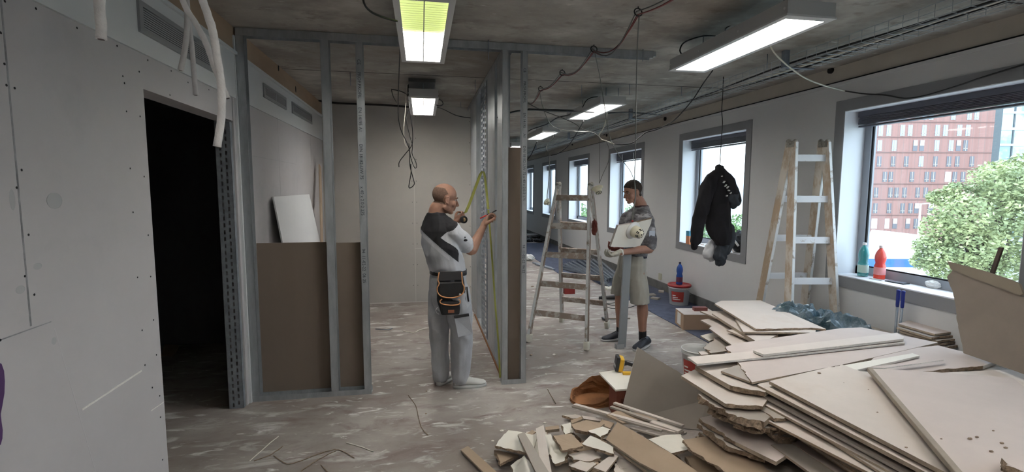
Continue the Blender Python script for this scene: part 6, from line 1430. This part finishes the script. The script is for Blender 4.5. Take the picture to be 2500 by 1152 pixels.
# T-shirt with sleeve
b = MB()
etube(b, [(nb2+Z*.004,.070,.064,r2,f2),(nb2-Z*.02,.10,.078,r2,f2),(J(1556,534,4.88),.165,.10,r2,f2),(J(1554,560,4.87),.182,.118,r2,f2),(J(1551,590,4.86),.170,.122,r2,f2),(J(1548,615,4.86),.155,.112,r2,f2),(J(1546,624,4.86),.150,.108,r2,f2)])
limb(b, [nb2-Z*.045, sL+Z*.012], [.07,.062], 16); limb(b, [nb2-Z*.045, sR+Z*.01], [.07,.06], 16); limb(b, [sL, (sL+eL)/2, sL*.15+eL*.85], [.071,.073,.068], 16); limb(b, [sR, sR*.3+eR*.7], [.068,.062], 14)
skin_over('camouflage_shirt', b, [M['camo']], P2, .0065, 4, .5, folds(.014,9,7,seed=5), label='grey camouflage T-shirt')
b = MB(); n_ = 24; vs = [nb2+Z*z+r2*(.074+g)*math.cos(a)+f2*(.068+g)*math.sin(a) for z, g in ((.012,-.004),(-.008,.006)) for a in [2*PI*k/n_ for k in range(n_)]]; b.add(vs, [(i,(i+1)%n_,n_+(i+1)%n_,n_+i) for i in range(n_)], 0, True); o = mk('collar', b, mat('maroon collar', (.05,.015,.018), .8), P2); mo = o.modifiers.new('s','SOLIDIFY'); mo.thickness = .006
b = MB(); n_ = 30; vs = [J(1547,y_,4.86)+r2*(.155)*math.cos(a)+f2*(.114)*math.sin(a) for y_ in (611,627) for a in [2*PI*k/n_ for k in range(n_)]]; b.add(vs, [(i,(i+1)%n_,n_+(i+1)%n_,n_+i) for i in range(n_)], 0, True); o = mk('waistband', b, M['navy'], P2); mo = o.modifiers.new('s','SOLIDIFY'); mo.thickness = .006; mo.offset = 1
b = MB(); q0 = sL*.55+eL*.45; b.box((-.032,-.004,-.03),(.032,.004,.03),0,Matrix.Translation(q0+Vector((.005,-.070,.0)))); mk('sleeve_patch', b, mat('pale blue sleeve patch', (.42,.47,.55), .6), P2, bevel=.004)
# shorts
b = MB()
etube(b, [(J(1545,622,4.86),.150,.112,r2,f2),(J(1543,645,4.86),.162,.125,r2,f2),(J(1540,675,4.87),.162,.125,r2,f2),(J(1540,688,4.87),.14,.10,r2,f2)])
etube(b, [(J(1554,652,4.82),.085,.092,r2,f2),(J(1557,680,4.79),.098,.100,r2,f2),(J(1560,710,4.77),.096,.100,r2,f2),(J(1562,739,4.76),.094,.098,r2,f2)]); etube(b, [(J(1528,652,4.92),.082,.085,r2,f2),(J(1519,680,4.96),.092,.090,r2,f2),(J(1512,717,4.98),.088,.086,r2,f2)])
skin_over('shorts', b, [M['shorts']], P2, .0055, 3, .5, folds(.013,11,2.5,seed=12), label='plaster-stained beige shorts')
for nm_, hx, tx, ak, kk in (('trainer',(1584,842),(1543,860),aN,kN),('trainer',(1526,826),(1477,832),aF,kF)):
    h_, t_ = hit(*hx,2,0), hit(*tx,2,0); d = (t_-h_).normalized(); t_ = h_+d*.295
    s_ = shoe(ak+Z*-.02, h_, t_, P2, M['shoedark'], mat('grey white sole', (.5,.5,.5), .6), M['sock'], .050, .085, nm_)
    b = MB(); limb(b, [ak-Z*.02, ak+(kk-ak)*.16], [.040,.041], 14); mk('sock', b, M['sock'], s_)
# gloves: near one open under the board, far one red
b = MB(); GL = frame(wL-Vector((.01,0,0)), (-.93,-.10,-.32), up=(.15,-.25,-.95)); hand_blobs(b, GL, [(.95,.9,.6),(.9,.85,.6),(.85,.8,.5),(.7,.75,.5)], [(.028,.020,-.008),(.052,.040,-.020),(.060,.066,-.030),(.060,.088,-.034)], 1.12, -1)
gl_ = skin_over('work_glove', b, [M['glove']], P2, .0045, 3, .4, label='dirty white work glove')
b = MB(); cf = frame(wL+Vector((.022,.004,.004)), (-.93,-.1,-.25)); b.tube([cf @ Vector((.033*math.cos(a),0,.033*math.sin(a))) for a in [2*PI*k/20 for k in range(20)]], .006, 6, closed=True); mk('glove_cuff', b, M['plasticwhite'], gl_)
b = MB(); GR = frame(wR, (-.9,-.2,.1), up=(.0,-.3,-.95)); hand_blobs(b, GR, [(.8,.6,.4),(.75,.6,.4),(.7,.5,.4),(.6,.5,.3)], [(.028,.020,-.008),(.050,.040,-.020),(.056,.060,-.030),(.056,.080,-.034)], 1.1, 1)
skin_over('work_glove', b, [mat('dark red glove', (.16,.035,.025), .85)], P2, .0045, 3, .4, label='dark red work glove')
# the held board with its detector
nB = Vector((.36,-.88,-.30)).normalized(); pB = J(1540,570,4.56)
P_ = [hitp(x,y,pB,nB) for x,y in ((1509,551),(1548,545),(1592,533),(1589,546),(1571,585),(1560,605),(1545,603),(1525,604),(1491,602))]
hb_, nH = vplate(P_, 'white plasterboard piece with a round detector, held by the second man', 'boardwhite', .024, (1,2,5,6), name='plasterboard_piece', seed=3, rag=.004, edge='boardgrey')
cD = hitp(1545,562,pB,nB)
b = MB(); b.lathe([(.0,0),(.088,0),(.090,.004),(.086,.010),(.070,.013),(.066,.020),(.055,.022),(.0,.022)], 36); Dm = Matrix.Translation(cD) @ nB.to_track_quat('Z','Y').to_matrix().to_4x4(); b.v = [tuple(Dm @ Vector(v)) for v in b.v]
r = empty('smoke_detector', cD, 'large ivory round detector fixed on the white piece held by the second man', 'smoke detector'); mk('base_ring', b, M['plasticwhite'], r)
b = MB(); b.lathe([(.060,.020),(.058,.058),(.047,.088),(.041,.100),(.039,.108),(.028,.112),(.025,.120),(0,.121)], 30); b.v = [tuple(Dm @ Vector(v)) for v in b.v]; mk('sensor_dome', b, M['ivory'], r)
b = MB()
for rr, z, n_ in ((.0450,.092,7),(.0395,.1065,7)):
    for k in range(n_): a = 2*PI*k/n_; b.box((-.0105,-.003,-.0035),(.0105,.003,.0035),0,Dm @ Matrix.Translation((rr*math.cos(a),rr*math.sin(a),z)) @ Matrix.Rotation(a+PI/2,4,'Z'))
b.ball(Dm @ Vector((0,0,.120)), .008, 6); mk('sensor_slots', b, M['black_gap'], r)
b = MB(); b.ball(J(1544,539,4.55), (.012,.008,.010), 6); mk('wire_connector', b, mat('red connector', (.45,.03,.03), .4), r)
# steel profile he holds upright
pt, pb_ = J(1534,602,4.66), hit(1519,848,2,0); pb_ = Vector((pb_.x, pb_.y, .0)); b = MB(); ax = Vector((.98,-.15,0)).normalized()
b.beam(pb_+Vector((0,0,.0)), pt, .076, .003, up=(-.15,-.98,0)); o_ = Vector((.15,.98,0))*.02
for s_ in (-1,1): b.beam(pb_+ax*s_*.037+o_, pt+ax*s_*.037+o_, .003, .04, up=(-.15,-.98,0))
r = mk('metal_profile', b, mat('matt zinc profile', (.33,.36,.38), .5, metal=.3), label='upright grey steel profile held by the second man', cat='metal profile')
b = MB(); q = hit(1515,852,2,0); b.box((q.x-.045,q.y-.0,0),(q.x+.04,q.y+.003,.05)); b.box((q.x-.045,q.y,0),(q.x+.04,q.y+.05,.003)); b.box((q.x-.045,q.y,0),(q.x-.042,q.y+.05,.05)); mk('profile_offcut', b, M['steel'], label='short bright channel offcut on the floor at the foot of the held profile', cat='metal profile')

# ============ jacket and trousers on a wire
YC = 4.72
M['jack'] = mat('black fleece', (.014,.013,.017), .95, var=.3, vscale=9); M['jackgrey'] = mat('dark slate cloth', (.05,.06,.075), .9, var=.3, vscale=9)
top = J(1756,403,YC); r = empty('jacket', top, 'black jacket hanging from the ceiling on a wire before the second window', 'jacket')
X_ = Vector((1,0,0)); Y_ = Vector((0,1,0)); b = MB()
etube(b, [(J(1757,405,YC),.035,.05,X_,Y_),(J(1757,415,YC),.045,.055,X_,Y_),(J(1755,430,YC),.075,.07,X_,Y_),(J(1753,455,YC),.105,.085,X_,Y_),(J(1753,490,YC),.118,.085,X_,Y_),(J(1753,530,YC),.128,.085,X_,Y_),(J(1754,560,YC),.130,.085,X_,Y_),(J(1760,580,YC),.108,.08,X_,Y_),(J(1764,596,YC),.070,.065,X_,Y_)])
limb(b, [J(1745,425,YC),J(1729,458,YC-.02),J(1716,505,YC-.03),J(1704,550,YC-.03),J(1698,588,YC-.03)], [.050,.068,.064,.058,.052], 14)
limb(b, [J(1762,420,YC-.03),J(1775,440,YC-.05),J(1786,468,YC-.06),J(1792,488,YC-.05)], [.045,.055,.062,.060], 14)
skin_over('jacket_body', b, [M['jack']], r, .008, 3, .5, folds(.022,11,4,seed=20))
b = MB(); limb(b, [J(1696,590,YC-.03),J(1695,603,YC-.03)], [.040,.034], 12); mk('cuff', b, M['jack'], r)
b = MB(); limb(b, [J(1788,478,YC-.06),J(1795,490,YC-.07),J(1790,498,YC-.06)], [.06,.056,.04], 12); skin_over('folded_sleeve', b, [M['jackgrey']], r, .008, 2, .5, folds(.022,14,9,seed=2))
for x,y,w_,h_ in ((1770,444,.006,.016),(1774,453,.006,.018),(1779,457,.006,.018),(1782,465,.012,.007),(1786,471,.006,.014),(1765,430,.005,.007),(1777,478,.007,.010),(1799,494,.009,.010)):
    b = MB(); q = J(x,y,YC-.130); b.box((-w_*.7,.004,-h_*.75),(w_*.7,.03,h_*.75),0,Matrix.Translation(q) @ Matrix.Rotation(.6,4,'Y')); mk('sleeve_print', b, M['paper'], r, bevel=.003)
b = MB(); hk = J(1762,245,YC); hk.z = min(hk.z, ZC-.05)
wire = spline([J(1764,238,YC),J(1762,270,YC),J(1764,300,YC),J(1762,330,YC),J(1760,360,YC),J(1758,398,YC)], 6); b.tube(wire, .004, 6); b.tube([(wire[0].x,YC,ZC), wire[0]], .004, 6); b.tube([J(1758,398,YC),J(1755,403,YC),J(1757,408,YC)], .004, 6); mk('hanging_wire', b, M['black_cable'], r)
tb_ = J(1765,600,YC+.02); r = empty('trousers', tb_, 'dark slate work trousers hanging under the black jacket', 'trousers'); b = MB()
limb(b, [J(1765,590,YC+.02),J(1759,612,YC+.02),J(1758,628,YC),J(1757,637,YC)], [.072,.064,.060,.050], 14)
skin_over('trouser_leg', b, [M['jackgrey']], r, .008, 2, .5, folds(.022,18,8,seed=31))
b = MB(); limb(b, [J(1779,555,YC+.03),J(1780,585,YC+.03),J(1772,612,YC+.03)], [.05,.052,.045], 14)
skin_over('trouser_leg', b, [M['jackgrey']], r, .008, 2, .5, folds(.018,16,6,seed=37))
b = MB(); limb(b, [J(1738,592,YC+.12),J(1734,606,YC+.1),J(1730,622,YC+.08),J(1735,632,YC+.08)], [.035,.048,.055,.03], 14)
skin_over('white_cloth', b, [mat('white cotton', (.62,.63,.66), .9)], None, .007, 2, .5, folds(.022,17,5,seed=41), label='white cloth hanging beside the slate trousers before the window sill', cat='cloth')
